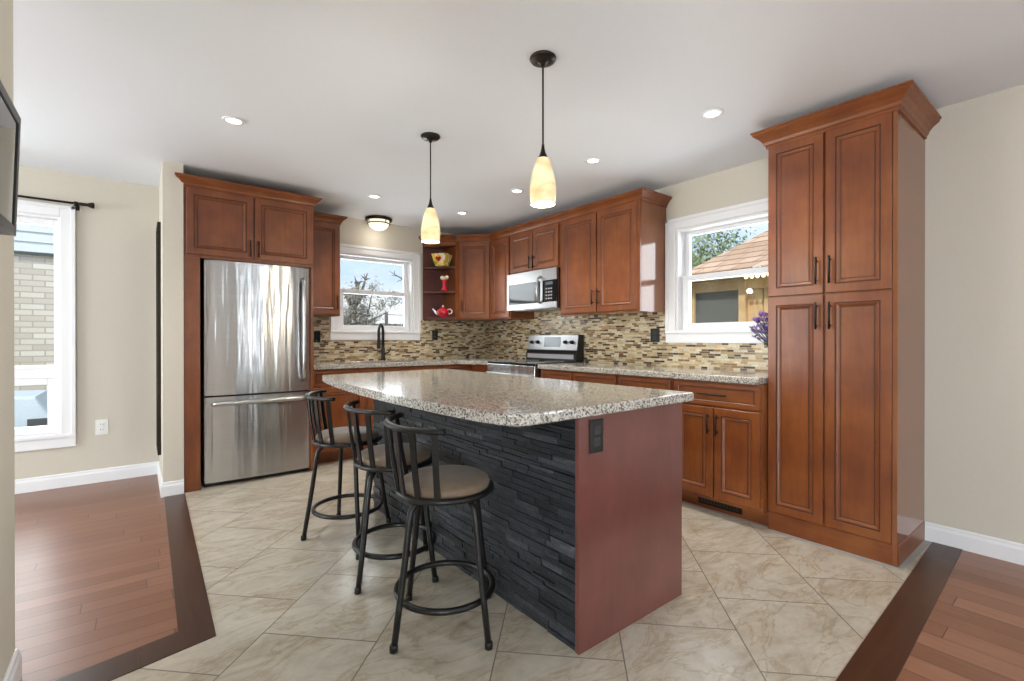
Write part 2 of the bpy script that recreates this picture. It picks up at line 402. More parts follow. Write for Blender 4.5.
# ------------------------------------------------------------------ the room
NX, NY0, NY1 = -.3235, .56, 2.28           # near left partition
LX, RY = -3.5, -3.5
T = .2
def wall_with_holes(mb, axis, a0, a1, p0, p1, holes, z1=CH):
    """axis 'y': wall spans x a0..a1 with thickness y p0..p1; holes (a,b,z0,z1)"""
    cuts = sorted(set([a0, a1] + [h[0] for h in holes] + [h[1] for h in holes]))
    for a, b in zip(cuts, cuts[1:]):
        hs = [h for h in holes if h[0] <= a + 1e-6 and h[1] >= b - 1e-6]
        spans = [(0, z1)] if not hs else [(0, hs[0][2]), (hs[0][3], z1)]
        for z0, zz in spans:
            if zz - z0 < 1e-4: continue
            if axis == 'y': mb.box(a, b, p0, p1, z0, zz)
            else: mb.box(p0, p1, a, b, z0, zz)
    return mb
W1 = (1.655, 2.51, 1.225, 2.06)          # sink window opening (x0,x1,z0,z1)
W2 = (1.425, 2.264, 1.205, 2.06)         # right window opening (y)
W3 = (-1.50, -.465, .40, 2.09)           # dining window opening (x)
D1 = (-3.4, -2.1, .05, 2.15)            # added rear patio door, unseen, for fill light (x)
W6 = (1.47, 1.67, .40, 2.1)              # added rear slits, unseen, for refrigerator streaks (x)
W7 = (2.18, 2.46, .40, 2.1)
W8 = (-3.1, -1.1, .55, 2.15)             # added right window, unseen, for fill light (y)
W4 = (-2.5, -.1, .35, 2.15)              # added living room window, unseen, for fill light (y)
W5 = (2.8, 4.6, .4, 2.2)                 # added dining side window, unseen, lights the walls (y)
struct('wall_back', wall_with_holes(MB(), 'y', LX - T, XR + T, YB, YB + T, [W3, W1]), M['wall'], 'beige back wall with the dining and sink windows')
struct('wall_right', wall_with_holes(MB(), 'x', RY - T, YB, XR, XR + T, [W8, W2]), M['wall'], 'beige right wall behind stove, window and pantry')
struct('wall_rear', wall_with_holes(MB(), 'y', LX - T, XR, RY - T, RY, [D1, W6, W7]), M['wall'])
struct('wall_left', wall_with_holes(MB(), 'x', RY, YB, LX - T, LX, [W4, W5]), M['wall'])
struct('wall_partition', MB().box(.145, .27, 4.275, YB, 0, CH), M['wall'], 'short beige wall end beside the refrigerator panel')
struct('wall_near', MB().box(NX - .115, NX, NY0, NY1, 0, CH), M['wall'], 'beige wall edge at far left carrying the television')
struct('ceiling', MB().box(LX - T, XR + T, RY - T, YB + T, CH, CH + .15), M['ceiling'], 'flat white ceiling')
# floors
BX0, BX1 = .14, .262
struct('floor', MB().prism([(NX - .2, .499), (XR, .636), (XR, YB), (.286, YB), (.235, 2.145), (NX - .2, 1.992)], -.12, 0), M['tile'], 'diagonal beige travertine tile floor')
struct('floor_dining', MB().prism([(LX, 2.13), (NX - .2, 2.13), (.124, 2.262), (.162, YB), (LX, YB)], -.12, 0), M['hard_x'], 'reddish hardwood floor of the dining room', 'floor')
struct('floor_living', MB().prism([(LX, RY), (XR, RY), (XR, .506), (NX - .2, .356), (NX - .2, 2.13), (LX, 2.13)], -.12, 0), M['hard_y'], 'reddish hardwood floor right of the dark border', 'floor')
struct('trim_1', MB().prism([(NX - .2, .356), (XR, .506), (XR, .632), (NX - .2, .495)], -.12, .003, .001), M['border'], 'dark wood border plank between tile and right hardwood')
struct('trim_2', MB().prism([(.124, 2.262), (NX - .2, 2.13), (NX - .2, 1.99), (.237, 2.143), (.288, YB), (.162, YB)], -.12, .003, .001), M['border_y'], 'dark wood border plank between tile and left hardwood')
struct('trim_3', MB().prism([(NX - .2, .495), (XR, .632), (XR, .636), (NX - .2, .499)], -.12, .002), plain('edge_strip', (.42, .33, .27), .4), 'pale metal edge strip along the tile')
M['grout'] = plain('grey_grout', (.36, .35, .33), .7)
struct('trim_4', MB().box(XP - .02, XP + .04, .64, 1.29, -.01, .0015).box(XP + .02, XP + .08, 1.29, 3.27, -.01, .0015).box(XP + .04, XR, .636, .67, -.01, .0015), M['grout'], 'grey grout strip along the pantry and cabinet base')
# baseboards
BBP = [(0, 0), (.014, 0), (.014, .075), (.009, .088), (.009, .098), (.004, .105), (0, .105)]
struct('baseboard_back', MB().sweep([(LX, YB), (.145, YB)], BBP), M['white'], 'white baseboard under the dining window')
struct('baseboard_partition', MB().sweep([(.145, YB), (.145, 4.275), (.27, 4.275)][::1], BBP), M['white'], 'white baseboard around the short wall end')
struct('baseboard_right', MB().sweep([(XR, .664), (XR, RY)], BBP), M['white'], 'white baseboard right of the pantry')
struct('baseboard_near', MB().sweep([(NX, NY0), (NX, NY1), (NX - .115, NY1)], BBP), M['white'], 'white baseboard tip at the near left wall')
struct('trim_5', MB().box(1.2, XR, YB - .008, YB, CZ, 1.13).box(1.2, 1.56, YB - .008, YB, 1.13, 1.373).box(2.604, XR, YB - .008, YB, 1.13, 1.373), M['mosaic_x'], 'brown and cream mosaic tile backsplash on back wall')
struct('trim_6', MB().box(XR - .008, XR, 1.293, YB - .008, CZ, 1.118).box(XR - .008, XR, 2.354, YB - .008, 1.118, 1.45), M['mosaic_y'], 'brown and cream mosaic tile backsplash on right wall')

# ------------------------------------------------------------------ windows (local: x along, y outward, z up)
def window(name, label, loc, rz, w, z0, z1, style, apron=.1):
    t = thing(name, label, 'window', loc, rz); t['kind'] = 'structure'
    c = .088
    m = MB()
    for (a, b, lo, hi) in ((-c, 0, z0 - .0, z1 + c), (w, w + c, z0 - .0, z1 + c)):
        m.box(a, b, -.02, 0, lo, hi, .004)
        m.box(a + (.0 if a < 0 else .06), b - (.06 if a < 0 else .0), -.03, -.001, lo, hi, .004)
    m.box(0, w, -.02, 0, z1, z1 + c, .004); m.box(-c, w + c, -.03, -.001, z1 + .06, z1 + c, .004)
    m.box(-c, w + c, -.02, 0, z0 - .09, z0 - .0, .004)
    m.build('casing', M['white'], t)
    m = MB().box(-c - .0, w + c + .0, -.032, .03, z0 - .012, z0 + .012, .004)
    m.build('sill', M['white'], t)
    m = MB()
    d = .2
    m.box(0, .018, 0, d, z0, z1).box(w - .018, w, 0, d, z0, z1).box(.018, w - .018, 0, d, z1 - .018, z1).box(.018, w - .018, 0, d, z0, z0 + .018)
    m.box(.018, .03, .115, .15, z0, z1).box(w - .03, w - .018, .115, .15, z0, z1)
    m.build('jamb', M['white'], t)
    def sash(nm, x0, x1, a, b, y0, y1, st, top, bot):
        q = MB()
        q.box(x0, x0 + st, y0, y1, a, b, .004).box(x1 - st, x1, y0, y1, a, b, .004)
        q.box(x0 + st, x1 - st, y0, y1, a, a + bot, .004).box(x0 + st, x1 - st, y0, y1, b - top, b, .004)
        so_ = q.build(nm, M['white'], t)
        MB().box(x0 + st - .004, x1 - st + .004, (y0 + y1) / 2 - .003, (y0 + y1) / 2 + .003, a + bot - .004, b - top + .004).build('pane', M['glass'], so_)
        return so_
    if style == 'hung':
        zm = (z0 + z1) / 2 + .02
        sash('upper_sash', .018, w - .018, zm - .02, z1 - .018, .105, .135, .042, .03, .045)
        s2 = sash('lower_sash', .018, w - .018, z0 + .018, zm + .022, .06, .09, .058, .045, .055)
        MB().box(w * .72, w * .72 + .05, .045, .075, zm + .022, zm + .034, .003).build('sash_lock', M['white'], s2)
    elif style == 'awning':
        zm = z0 + .48
        m = MB().box(.018, w - .018, .05, .13, zm - .035, zm + .035, .004); m.build('mullion', M['white'], t)
        sash('fixed_sash', .018, w - .018, zm + .035, z1 - .018, .06, .1, .025, .05, .03)
        sash('awning_sash', .018, w - .018, z0 + .018, zm - .035, .05, .09, .062, .05, .06)
    else:
        k = 1 if style == 'single' else 2; ww = w / k; st = .03 if k == 1 else .06
        for i in range(k): sash('sash', max(.018, i * ww), min(w - .018, (i + 1) * ww), z0 + .018, z1 - .018, .06, .1, st, st, st)
    return t
window('window_1', 'white double-hung window above the sink', (W1[0], YB, 0), 0, W1[1] - W1[0], W1[2], W1[3], 'hung')
window('window_2', 'white double-hung window between upper cabinets and pantry', (XR, W2[1], 0), -PI / 2, W2[1] - W2[0], W2[2], W2[3], 'hung')
window('window_3', 'tall white dining room window at far left', (W3[0], YB, 0), 0, W3[1] - W3[0], W3[2], W3[3], 'awning')
window('window_4', 'wide added living room window out of view, for fill light', (LX, W4[0], 0), PI / 2, W4[1] - W4[0], W4[2], W4[3], 'pair')
window('window_5', 'added dining room side window out of view, for fill light', (LX, W5[0], 0), PI / 2, W5[1] - W5[0], W5[2], W5[3], 'pair')
window('window_6', 'narrow added rear window out of view, for refrigerator streaks', (W6[1], RY, 0), PI, W6[1] - W6[0], W6[2], W6[3], 'single')
window('window_7', 'second narrow added rear window out of view, for refrigerator streaks', (W7[1], RY, 0), PI, W7[1] - W7[0], W7[2], W7[3], 'single')
window('window_8', 'added right-hand living room window out of view, for fill light', (XR, W8[1], 0), -PI / 2, W8[1] - W8[0], W8[2], W8[3], 'pair')
window('door_1', 'added rear glazed patio door out of view, for fill light', (D1[1], RY, 0), PI, D1[1] - D1[0], D1[2] + .04, D1[3], 'pair')

# ------------------------------------------------------------------ cabinet pieces (local: x along the front, y = depth, front at y=0, z up)
DT = .02
def door_mesh(x0, x1, z0, z1, y=0.0, f=.058, flat=False):
    """profiled recessed-panel front occupying y-DT..y ; slot 1 = dark glaze lines"""
    m = MB(); T_ = DT
    prof = [(0, 0), (0, -T_ + .003), (.003, -T_), (f - .012, -T_), (f - .009, -T_ + .003), (f - .006, -T_ + .003), (f - .003, -T_), (f + .006, -T_ + .004), (f + .012, -T_ + .0085), (f + .017, -T_ + .0085), (f + .0171, -T_ + .007)]
    dark = {3, 4, 8}
    if f < .04: prof = [(0, 0), (0, -T_ + .003), (.003, -T_), (f - .008, -T_), (f - .005, -T_ + .003), (f, -T_ + .007), (f + .004, -T_ + .007), (f + .0041, -T_ + .006)]; dark = {3, 5}
    rings = [[m.bm.verts.new((a, y + d, b)) for a, b in ((x0 + i, z0 + i), (x1 - i, z0 + i), (x1 - i, z1 - i), (x0 + i, z1 - i))] for i, d in prof]
    m.bm.faces.new(rings[0])
    for k in range(len(rings) - 1):
        A, B = rings[k], rings[k + 1]
        for j in range(4):
            fc = m.bm.faces.new((A[j], A[(j + 1) % 4], B[(j + 1) % 4], B[j])); fc.material_index = 1 if k in dark else 0
    m.bm.faces.new(rings[-1])
    return m
def door(parent, x0, x1, z0, z1, handle=None, hz=None, name='door', f=.058, hl=.13, horiz=False, g=.0015):
    o = door_mesh(x0 + g, x1 - g, z0 + g, z1 - g, 0, f).build(name, [M['cherry_h'] if horiz else M['cherry'], M['glaze']], parent)
    if handle is not None:
        h = MB(); yy = -DT - .028
        if horiz:
            cx = handle; h.tube([(cx - hl / 2, yy, hz), (cx + hl / 2, yy, hz)], .0058, 10)
            for s in (-1, 1): h.tube([(cx + s * hl * .36, -DT + .001, hz), (cx + s * hl * .36, yy, hz)], .0045, 8)
        else:
            h.tube([(handle, yy, hz - hl / 2), (handle, yy, hz + hl / 2)], .0058, 10)
            for s in (-1, 1): h.tube([(handle, -DT + .001, hz + s * hl * .36), (handle, yy, hz + s * hl * .36)], .0045, 8)
        h.build('handle', M['bronze'], o)
    return o
CROWN = [(0, 0), (.006, 0), (.006, .012), (.012, .018), (.016, .03), (.03, .048), (.048, .062), (.052, .066), (.052, .072), (.058, .076), (.058, .082), (0, .082)]
def crown(parent, path, z, k=1.0):
    """profile swept along the cabinet top; path given with the outside on the right hand"""
    return MB().sweep(path, [(o * k, z + h * k) for o, h in CROWN]).build('crown_moulding', [M['cherry_h']], parent)
G_UP = 'upper kitchen cabinets'; G_BASE = 'base kitchen cabinets'
ZB, ZT = 1.372, 2.27
rzR = -PI / 2

# --- cabinet over the refrigerator with its full-height side panels
t = thing('refrigerator_cabinet', 'cherry wood cabinet over the refrigerator with full-height side panels', 'cabinet', (.274, 4.29, 0), 0, G_UP)
w = .925
MB().box(.0, w, 0, .745, 1.762, 2.30).build('body', M['cherry'], t)
MB().box(.0, .10, 0, .02, 0, 1.762, .001).box(0, .018, .02, .745, 0, 1.762).build('side_panel', M['cherry'], t)
MB().box(w - .018, w, 0, .745, 0, 1.762, .001).build('side_panel', M['cherry'], t)
door(t, .012, .459, 1.783, 2.28, .434, 1.865); door(t, .467, .913, 1.783, 2.28, .492, 1.865)
crown(t, [(0, .0001), (0, 0), (w, 0), (w, .70)], 2.28)
# --- narrow upper beside the sink window
t = thing('upper_cabinet', 'narrow cherry upper cabinet between refrigerator cabinet and sink window', 'cabinet', (1.207, 4.697, 0), 0, G_UP)
w = .353
MB().box(0, w, 0, .335, ZB, ZT).build('body', M['cherry'], t)
door(t, .012, w - .008, ZB + .012, ZT - .012, w - .035, ZB + .13)
crown(t, [(.0, 0), (w, 0), (w, .335)], ZT - .01)
# --- open corner shelf unit
SX0, SX1 = 2.634, 2.915
t = thing('open_shelf_unit', 'open-ended cherry display shelves left of the corner cabinet', 'shelf', (SX0, 5.032, 0), 0, G_UP)
w = SX1 - SX0; d = 5.032 - 4.697
MB().box(0, w, -.012, 0, ZB, ZT).build('back_panel', M['interior'], t)
MB().box(w - .018, w, -d, -.012, ZB, ZT).build('side_panel', M['cherry'], t)
MB().box(w - .045, w, -d - .018, -d, ZB, ZT).build('front_stile', M['cherry'], t)
tri = [(0.004, -.012), (0.004, -.06), (w - .045, -d), (w - .018, -d), (w - .018, -.012)]
for nm, za, zb in (('bottom_panel', ZB, ZB + .03), ('shelf', 1.68, 1.698), ('shelf', 1.967, 1.985), ('top_panel', ZT - .045, ZT)):
    MB().prism(tri, za, zb, .001).build(nm, M['interior'] if nm != 'top_panel' else M['cherry_h'], t)
crown(t, [(0, 0), (0, -.06), (w - .02, -d)], ZT - .01)
# --- diagonal corner cabinet
t = thing('corner_cabinet', 'diagonal cherry corner cabinet right of the open shelves', 'cabinet', (2.917, 4.697, 0), -PI / 4, G_UP)
dl = math.hypot(3.186 - 2.917, 4.697 - 4.428)
q = 2 ** -.5
def loc2(x, y): dx, dy = x - 2.917, y - 4.697; return (dx * q - dy * q, dx * q + dy * q)
MB().prism([loc2(2.917, 4.697), loc2(3.186, 4.428), loc2(3.531, 4.428), loc2(3.531, 5.036), loc2(2.917, 5.036)], ZB, ZT).build('body', M['cherry'], t)
door(t, .012, dl - .012, ZB + .012, ZT - .012, .05, ZB + .16)
crown(t, [(0, 0), (dl, 0)], ZT - .01)
# --- single-door upper left of the microwave
def upper(name, label, ya, yb, z0, z1, doors, handles, hz, side=False, depth=.34):
    t = thing(name, label, 'cabinet', (XU, ya, 0), rzR, G_UP); w = ya - yb
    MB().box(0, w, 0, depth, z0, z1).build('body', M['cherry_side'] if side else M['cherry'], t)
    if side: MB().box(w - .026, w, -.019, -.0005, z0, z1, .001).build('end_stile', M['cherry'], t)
    for (a, b), h in zip(doors, handles): door(t, a, b, z0 + .012, z1 - .012, h, hz)
    return t, w
t, w = upper('upper_cabinet', 'narrow cherry upper cabinet between the diagonal corner and microwave', 4.426, 4.062, ZB, ZT, [(.012, .352)], [None], 0)
crown(t, [(0, 0), (w, 0)], ZT - .01)
t, w = upper('upper_cabinet', 'short two-door cherry cabinet directly over the microwave', 4.060, 3.290, 1.84, ZT, [(.012, .380), (.386, .758)], [.355, .411], 1.93)
crown(t, [(0, 0), (w, 0)], ZT - .01)
t, w = upper('upper_cabinet', 'large two-door cherry upper cabinet between microwave and right window', 3.288, 2.357, ZB, ZT, [(.03, .464), (.474, .902)], [.438, .50], ZB + .145, side=True)
crown(t, [(0, 0), (w, 0), (w, .343)], ZT - .01)
# --- pantry
t = thing('pantry_cabinet', 'tall four-door cherry pantry cabinet at the right', 'cabinet', (XP + DT, 1.291, 0), rzR)
w = 1.291 - .668; dp = XR - XP - DT - .002
MB().box(.002, w - .02, 0, dp, .02, 2.30).build('body', M['cherry'], t)
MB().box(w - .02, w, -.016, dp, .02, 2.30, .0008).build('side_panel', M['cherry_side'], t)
MB().box(0, w + .003, -.003, dp, 0, .108, .003).build('plinth', M['cherry_h'], t)
for za, zb, hz in ((.113, 1.393, 1.275), (1.399, 2.292, 1.525)):
    door(t, .002, .297, za, zb, .268, hz, hl=.15); door(t, .304, w - .021, za, zb, .333, hz, hl=.15)
crown(t, [(-.001, dp), (-.001, -.016), (w, -.016), (w, dp)], 2.287, 1.22)
# --- right-hand base cabinets
XF = XC + .04
def base(label, ya, yb, fronts, rz=rzR, org=None, depth=None):
    t = thing('base_cabinet', label, 'cabinet', org or (XF, ya, 0), rz, G_BASE); w = ya - yb
    dpt = depth or (XR - XF - .002)
    MB().box(0, w, 0, dpt, .1, .872).build('body', M['cherry'], t)
    for kind, a, b, z0, z1, h, hz in fronts:
        if kind == 'drawer': door(t, a, b, z0, z1, h, hz, 'drawer', f=.034, hl=.19, horiz=True)
        else: door(t, a, b, z0, z1, h, hz)
    MB().box(.0, w, .10, .12, 0, .118, .002).build('toe_board', M['cherry_h'], t)
    return t
def std(w, two=False):
    fr = [('drawer', .012, w - .012, .715, .862, w / 2, .79)]
    if two: fr += [('door', .012, w / 2 - .003, .125, .706, w / 2 - .03, .60), ('door', w / 2 + .003, w - .012, .125, .706, w / 2 + .03, .60)]
    else: fr += [('door', .012, w - .012, .125, .706, .045, .60)]
    return fr
base('cherry base cabinet immediately right of the stove', 3.272, 2.859, std(.413))
base('cherry base cabinet second to the right of the stove', 2.857, 2.376, std(.481))
base('cherry base cabinet behind island corner, third from the stove', 2.374, 1.896, std(.478))
base('two-door cherry base cabinet with drawer beside the pantry', 1.894, 1.293, std(.601, True))
# --- back-wall base cabinets
YF = 4.395 + .04
def bback(label, xa, xb, fr):
    return base(label, xb, xa, fr, 0, (xa, YF, 0), YB - YF - .01)
bback('cherry base cabinet beside the refrigerator, left of the sink', 1.207, 1.64, std(.433))
bback('two-door cherry sink base cabinet below the faucet', 1.642, 2.53, [('door', .012, .441, .125, .706, .41, .60), ('door', .447, .876, .125, .706, .48, .60), ('drawer', .012, .876, .715, .862, None, 0)])
t = thing('base_cabinet', 'corner cherry base cabinet left of the stove', 'cabinet', (2.532, YF, 0), 0, G_BASE)
MB().prism([(0, 0), (XF - 2.532, 0), (XF - 2.532, 4.066 - YF), (XR - 2.535, 4.066 - YF), (XR - 2.535, YB - YF - .01), (0, YB - YF - .01)], .1, .872).build('body', M['cherry'], t)
door(t, .012, XF - 2.532 - .03, .125, .706, .05, .60); door(t, .012, XF - 2.532 - .03, .715, .862, .19, .79, 'drawer', f=.034, horiz=True)
MB().prism([(0, .10), (XF - 2.432, .10), (XF - 2.432, 4.066 - YF), (XF - 2.41, 4.066 - YF), (XF - 2.41, .13), (0, .13)], 0, .118).build('toe_board', M['cherry_h'], t)
# --- floor register in the toe board
t = thing('floor_register', 'dark bronze air register in the toe board left of the pantry', 'vent', (XF + .0995, 1.765, .060), rzR)
MB().box(0, .30, -.006, 0, -.035, .035, .002).build('frame', M['bronze'], t)
m = MB()
for i in range(12):
    for z in (-.022, -.006, .010): m.box(.02 + i * .022, .034 + i * .022, -.0075, -.0055, z, z + .011)
m.build('grille', M['black'], t)
# --- countertops
def slab(name, label, pts, z0, z1, hole=None, bev=.006):
    m = MB()
    if hole is None: m.prism(pts, z0, z1, bev)
    else: m.prism(pts, z0, z1, 0)
    return tag(m.build(name, M['granite']), label, 'countertop')
slab('countertop', 'speckled granite counter between stove and pantry', [(XC, 3.277), (XC, 1.302), (XR - .009, 1.302), (XR - .009, 3.277)], .874, CZ)
# back run with a sink cut-out
sx0, sx1, sy0, sy1 = 1.72, 2.44, 4.50, 4.90
m = MB()
m.box(1.207, sx0, 4.395, YB - .009, .874, CZ, .004).box(sx1, XR - .009, 4.395, YB - .009, .874, CZ, .004)
m.box(sx0 - .004, sx1 + .004, 4.395, sy0, .874, CZ, .004).box(sx0 - .004, sx1 + .004, sy1, YB - .009, .874, CZ, .004)
m.prism([(XC, 4.402), (XC, 4.066), (XR - .009, 4.066), (XR - .009, 4.402)], .874, CZ, .004)
m.prism([(XC - .16, 4.398), (XC + .003, 4.235), (XC + .003, 4.398)], .8745, CZ - .0005, .003)
tag(m.build('countertop', M['granite']), 'speckled granite counter under the sink window turning the corner', 'countertop')
t = thing('sink', 'stainless undermount sink under the window', 'sink', (sx0, sy0, .7), 0)
m = MB(); ww, dd = sx1 - sx0, sy1 - sy0
m.box(0.002, ww - .002, .002, dd - .002, 0, .01).box(.002, .012, .002, dd - .002, .01, .205).box(ww - .012, ww - .002, .002, dd - .002, .01, .205).box(.012, ww - .012, .002, .012, .01, .205).box(.012, ww - .012, dd - .012, dd - .002, .01, .205)
m.build('basin', M['steel_plain'], t)
MB().cyl((ww / 2, dd / 2, 0), .045, .010, .014).build('drain', M['bronze'], t)
# --- faucet
t = thing('faucet', 'black gooseneck pull-down faucet behind the sink', 'faucet', (2.112, 4.955, CZ), R(-38))
MB().lathe([(0, 0), (.03, 0), (.03, .008), (.024, .014), (.019, .05), (.019, .13), (.016, .14), (0, .14)]).build('base', M['blackmetal'], t)
pts = [(0, 0, .13), (0, 0, .27)] + [(0, -.085 + .085 * math.cos(a), .29 + .105 * math.sin(a)) for a in [PI * k / 12 for k in range(0, 13)]] + [(0, -.17, .25)]
MB().tube(pts, .015, 12).build('spout', M['blackmetal'], t)
MB().lathe([(0, .13), (.017, .13), (.019, .15), (.017, .22), (.0135, .255), (0, .255)], (0, -.17, 0), 16).build('spray_head', M['blackmetal'], t)
MB().tube([(.015, 0, .075), (.06, 0, .085), (.085, 0, .14)], [.009, .008, .006], 10).build('lever', M['blackmetal'], t)

# ------------------------------------------------------------------ refrigerator
t = thing('refrigerator', 'stainless bottom-freezer refrigerator in the cherry surround', 'refrigerator', (.403, 4.300, 0), 0)
w = .776
MB().box(.004, w - .004, .075, .68, .03, 1.745, .004).build('body', M['black'], t)
def fdoor(nm, z0, z1, bow=.012):
    m = MB(); n = 14; pf = []
    for i in range(n + 1):
        a = i / n; pf.append((a * w, .012 * (2 * a - 1) ** 2 + (.004 if i in (0, n) else 0)))
    m.prism(pf + [(w, .07), (0, .07)], z0, z1, .003)
    return m.build(nm, M['steel'], t)
fd = fdoor('door', .708, 1.757); dr = fdoor('freezer_drawer', .035, .695)
hp = [(w - .068, -.004, .80), (w - .068, -.045, .83), (w - .068, -.058, .95), (w - .068, -.06, 1.23), (w - .068, -.058, 1.50), (w - .068, -.045, 1.63), (w - .068, -.004, 1.66)]
MB().tube(hp, .015, 12, up=(1, 0, 0)).build('handle', M['steel_plain'], fd)
hp = [(.055, .0, .648), (.06, -.04, .648), (.09, -.052, .648), (w / 2, -.054, .648), (w - .09, -.052, .648), (w - .06, -.04, .648), (w - .055, .0, .648)]
MB().tube(hp, .016, 12, up=(0, 0, 1)).build('handle', M['steel_plain'], dr)
for hx in (.01, w - .09): MB().box(hx, hx + .08, .03, .12, 1.757, 1.768, .003).build('hinge_cover', M['black'], t)
MB().box(.01, w - .01, .06, .1, .0, .034).build('kick_grille', M['black'], t)

# ------------------------------------------------------------------ microwave
t = thing('microwave', 'stainless over-the-range microwave under the short cabinet', 'microwave', (3.135, 4.058, 1.45), rzR)
w = .768
MB().box(.004, w - .004, .03, XR - 3.135 - .01, .004, .385, .003).build('body', M['black'], t)
dm = MB().box(0, w * .74, 0, .03, 0, .06, .002).box(0, w * .74, 0, .03, .27, .386, .002).box(0, .035, 0, .03, .06, .27).box(w * .70, w * .74, 0, .03, .06, .27).build('door', M['steel_dim'], t)
MB().box(.03, w * .71, .004, .028, .055, .275, .001).build('door_glass', M['blackgloss'], dm)
MB().tube([(w * .70, -.002, .055), (w * .70, -.035, .08), (w * .70, -.045, .16), (w * .70, -.045, .22), (w * .70, -.035, .29), (w * .70, -.002, .315)], .013, 12, up=(1, 0, 0)).build('handle', M['steel_plain'], dm)
cp = MB().box(w * .742, w, .018, .03, .05, .28).box(w * .742, w, 0, .03, 0, .06, .002).box(w * .742, w, 0, .03, .27, .386, .002).build('control_panel', M['steel_dim'], t)
MB().box(w * .742, w, .002, .0175, .06, .27, .001).build('keypad_glass', M['blackgloss'], cp)
M['grey'] = plain('key_grey', (.30, .30, .31), .4)
m = MB()
for i in range(3):
    for j in range(4): m.box(w * .80 + i * .035, w * .80 + i * .035 + .022, .0005, .0025, .085 + j * .032, .085 + j * .032 + .014)
m.build('keys', M['grey'], cp)
M['screen'] = plain('display_grey', (.10, .13, .15), .1)
MB().box(w * .80, w * .80 + .1, .0005, .003, .225, .255).build('display', M['screen'], cp)
MB().box(.05, w - .05, .06, .34, -.004, .006, .001).build('vent_filter', M['steel_plain'], t)

# ------------------------------------------------------------------ range
t = thing('stove', 'stainless electric range with black glass top between the counters', 'stove', (2.875, 4.053, 0), rzR)
w = .764
MB().box(.003, w - .003, .03, XR - 2.875 - .015, .02, .90, .002).build('body', M['black'], t)
MB().box(0, w, -.004, .53, .897, .921, .004).build('cooktop', M['blackgloss'], t)
od = MB().box(.004, w - .004, -.01, .03, .22, .895, .004).build('oven_door', M['steel'], t)
MB().box(.10, w - .10, -.013, -.008, .36, .68, .001).build('oven_window', M['blackgloss'], od)
MB().tube([(.06, -.01, .80), (.06, -.055, .805), (.10, -.062, .805), (w - .10, -.062, .805), (w - .06, -.055, .805), (w - .06, -.01, .80)], .012, 12, up=(0, 0, 1)).build('handle', M['steel_plain'], od)
MB().box(.004, w - .004, -.01, .03, .06, .21, .004).build('storage_drawer', M['steel'], t)
m = MB().prism([(.52, .921), (.64, .921), (.64, 1.19), (.565, 1.19), (.545, 1.03), (.52, 1.0)], .002, w - .002, .002, axis='x')
bg = m.build('backguard', M['black'], t)
def bgy(z): return .5475 + (z - 1.035) / (1.185 - 1.035) * .0165
m = MB(); p = [(bgy(1.035) - .006, 1.035), (bgy(1.035) + .01, 1.035), (bgy(1.187) + .01, 1.187), (bgy(1.187) - .006, 1.187)]
fp = m.prism(p, .002, w - .002, .001, axis='x').build('control_panel', M['steel_dim'], bg)
p = [(bgy(1.07) - .008, 1.065), (bgy(1.07), 1.065), (bgy(1.165), 1.168), (bgy(1.165) - .008, 1.168)]
MB().prism(p, .27, .52, .001, axis='x').build('display', M['screen'], bg)
for kx in (.075, .17, .595, .69):
    kb = MB().lathe([(0, 0), (.021, 0), (.021, .008), (.017, .012), (.015, .03), (.012, .034), (0, .034)], (kx, bgy(1.115) - .004, 1.115), 18, axis='y').build('knob', M['black'], bg)
m = MB().box(.03, w - .03, .5185, .5195, .945, .99).build('vent_strip', M['grey'], bg)
for bx, by, br in ((.2, .17, .1), (.56, .17, .085), (.2, .42, .085), (.56, .42, .1)):
    MB().tube([(bx + br * math.cos(a), by + br * math.sin(a), .9213) for a in [2 * PI * k / 32 for k in range(32)]], .0012, 6, closed=True).build('burner_ring', M['grey'], t)

# ------------------------------------------------------------------ island
IX0, IX1, IY0, IY1 = 1.254, 1.912, 1.197, 3.12
t = thing('kitchen_island', 'kitchen island with charcoal stacked-stone face and cherry end panel', 'island', (IX0, IY0, 0), 0)
L = IY1 - IY0; w = IX1 - IX0
MB().box(.035, w, .02, L, .0, .868).build('body', M['cherry'], t)
MB().box(0, w + .003, 0, .02, 0, .868, .0015).build('end_panel', M['island_panel'], t)
m = MB(); z = 0.0
rr = random.Random(3)
while z < .866:
    h = min(rr.choice((.014, .018, .022, .026, .032)), .868 - z)
    if .868 - z - h < .012: h = .868 - z
    y = .021
    while y < L:
        l = rr.uniform(.06, .22); y2 = min(L, y + l)
        if L - y2 < .04: y2 = L
        dpt = rr.choice((.003, .005, .006, .008, .011)) + rr.uniform(-.002, .002)
        m.box(dpt, .036, y + .0006, y2 - .0006, z + .0006, z + h - .0006, .0008, seg=1)
        y = y2
    z += h
m.build('stone_cladding', M['ledger'], t)
for i in range(3):
    a = .05 + i * .62
    o = door_mesh(a, a + .58, .11, .85, 0).build('door', [M['cherry'], M['glaze']], t); o.location = (w, 0, 0); o.rotation_euler = (0, 0, PI / 2)
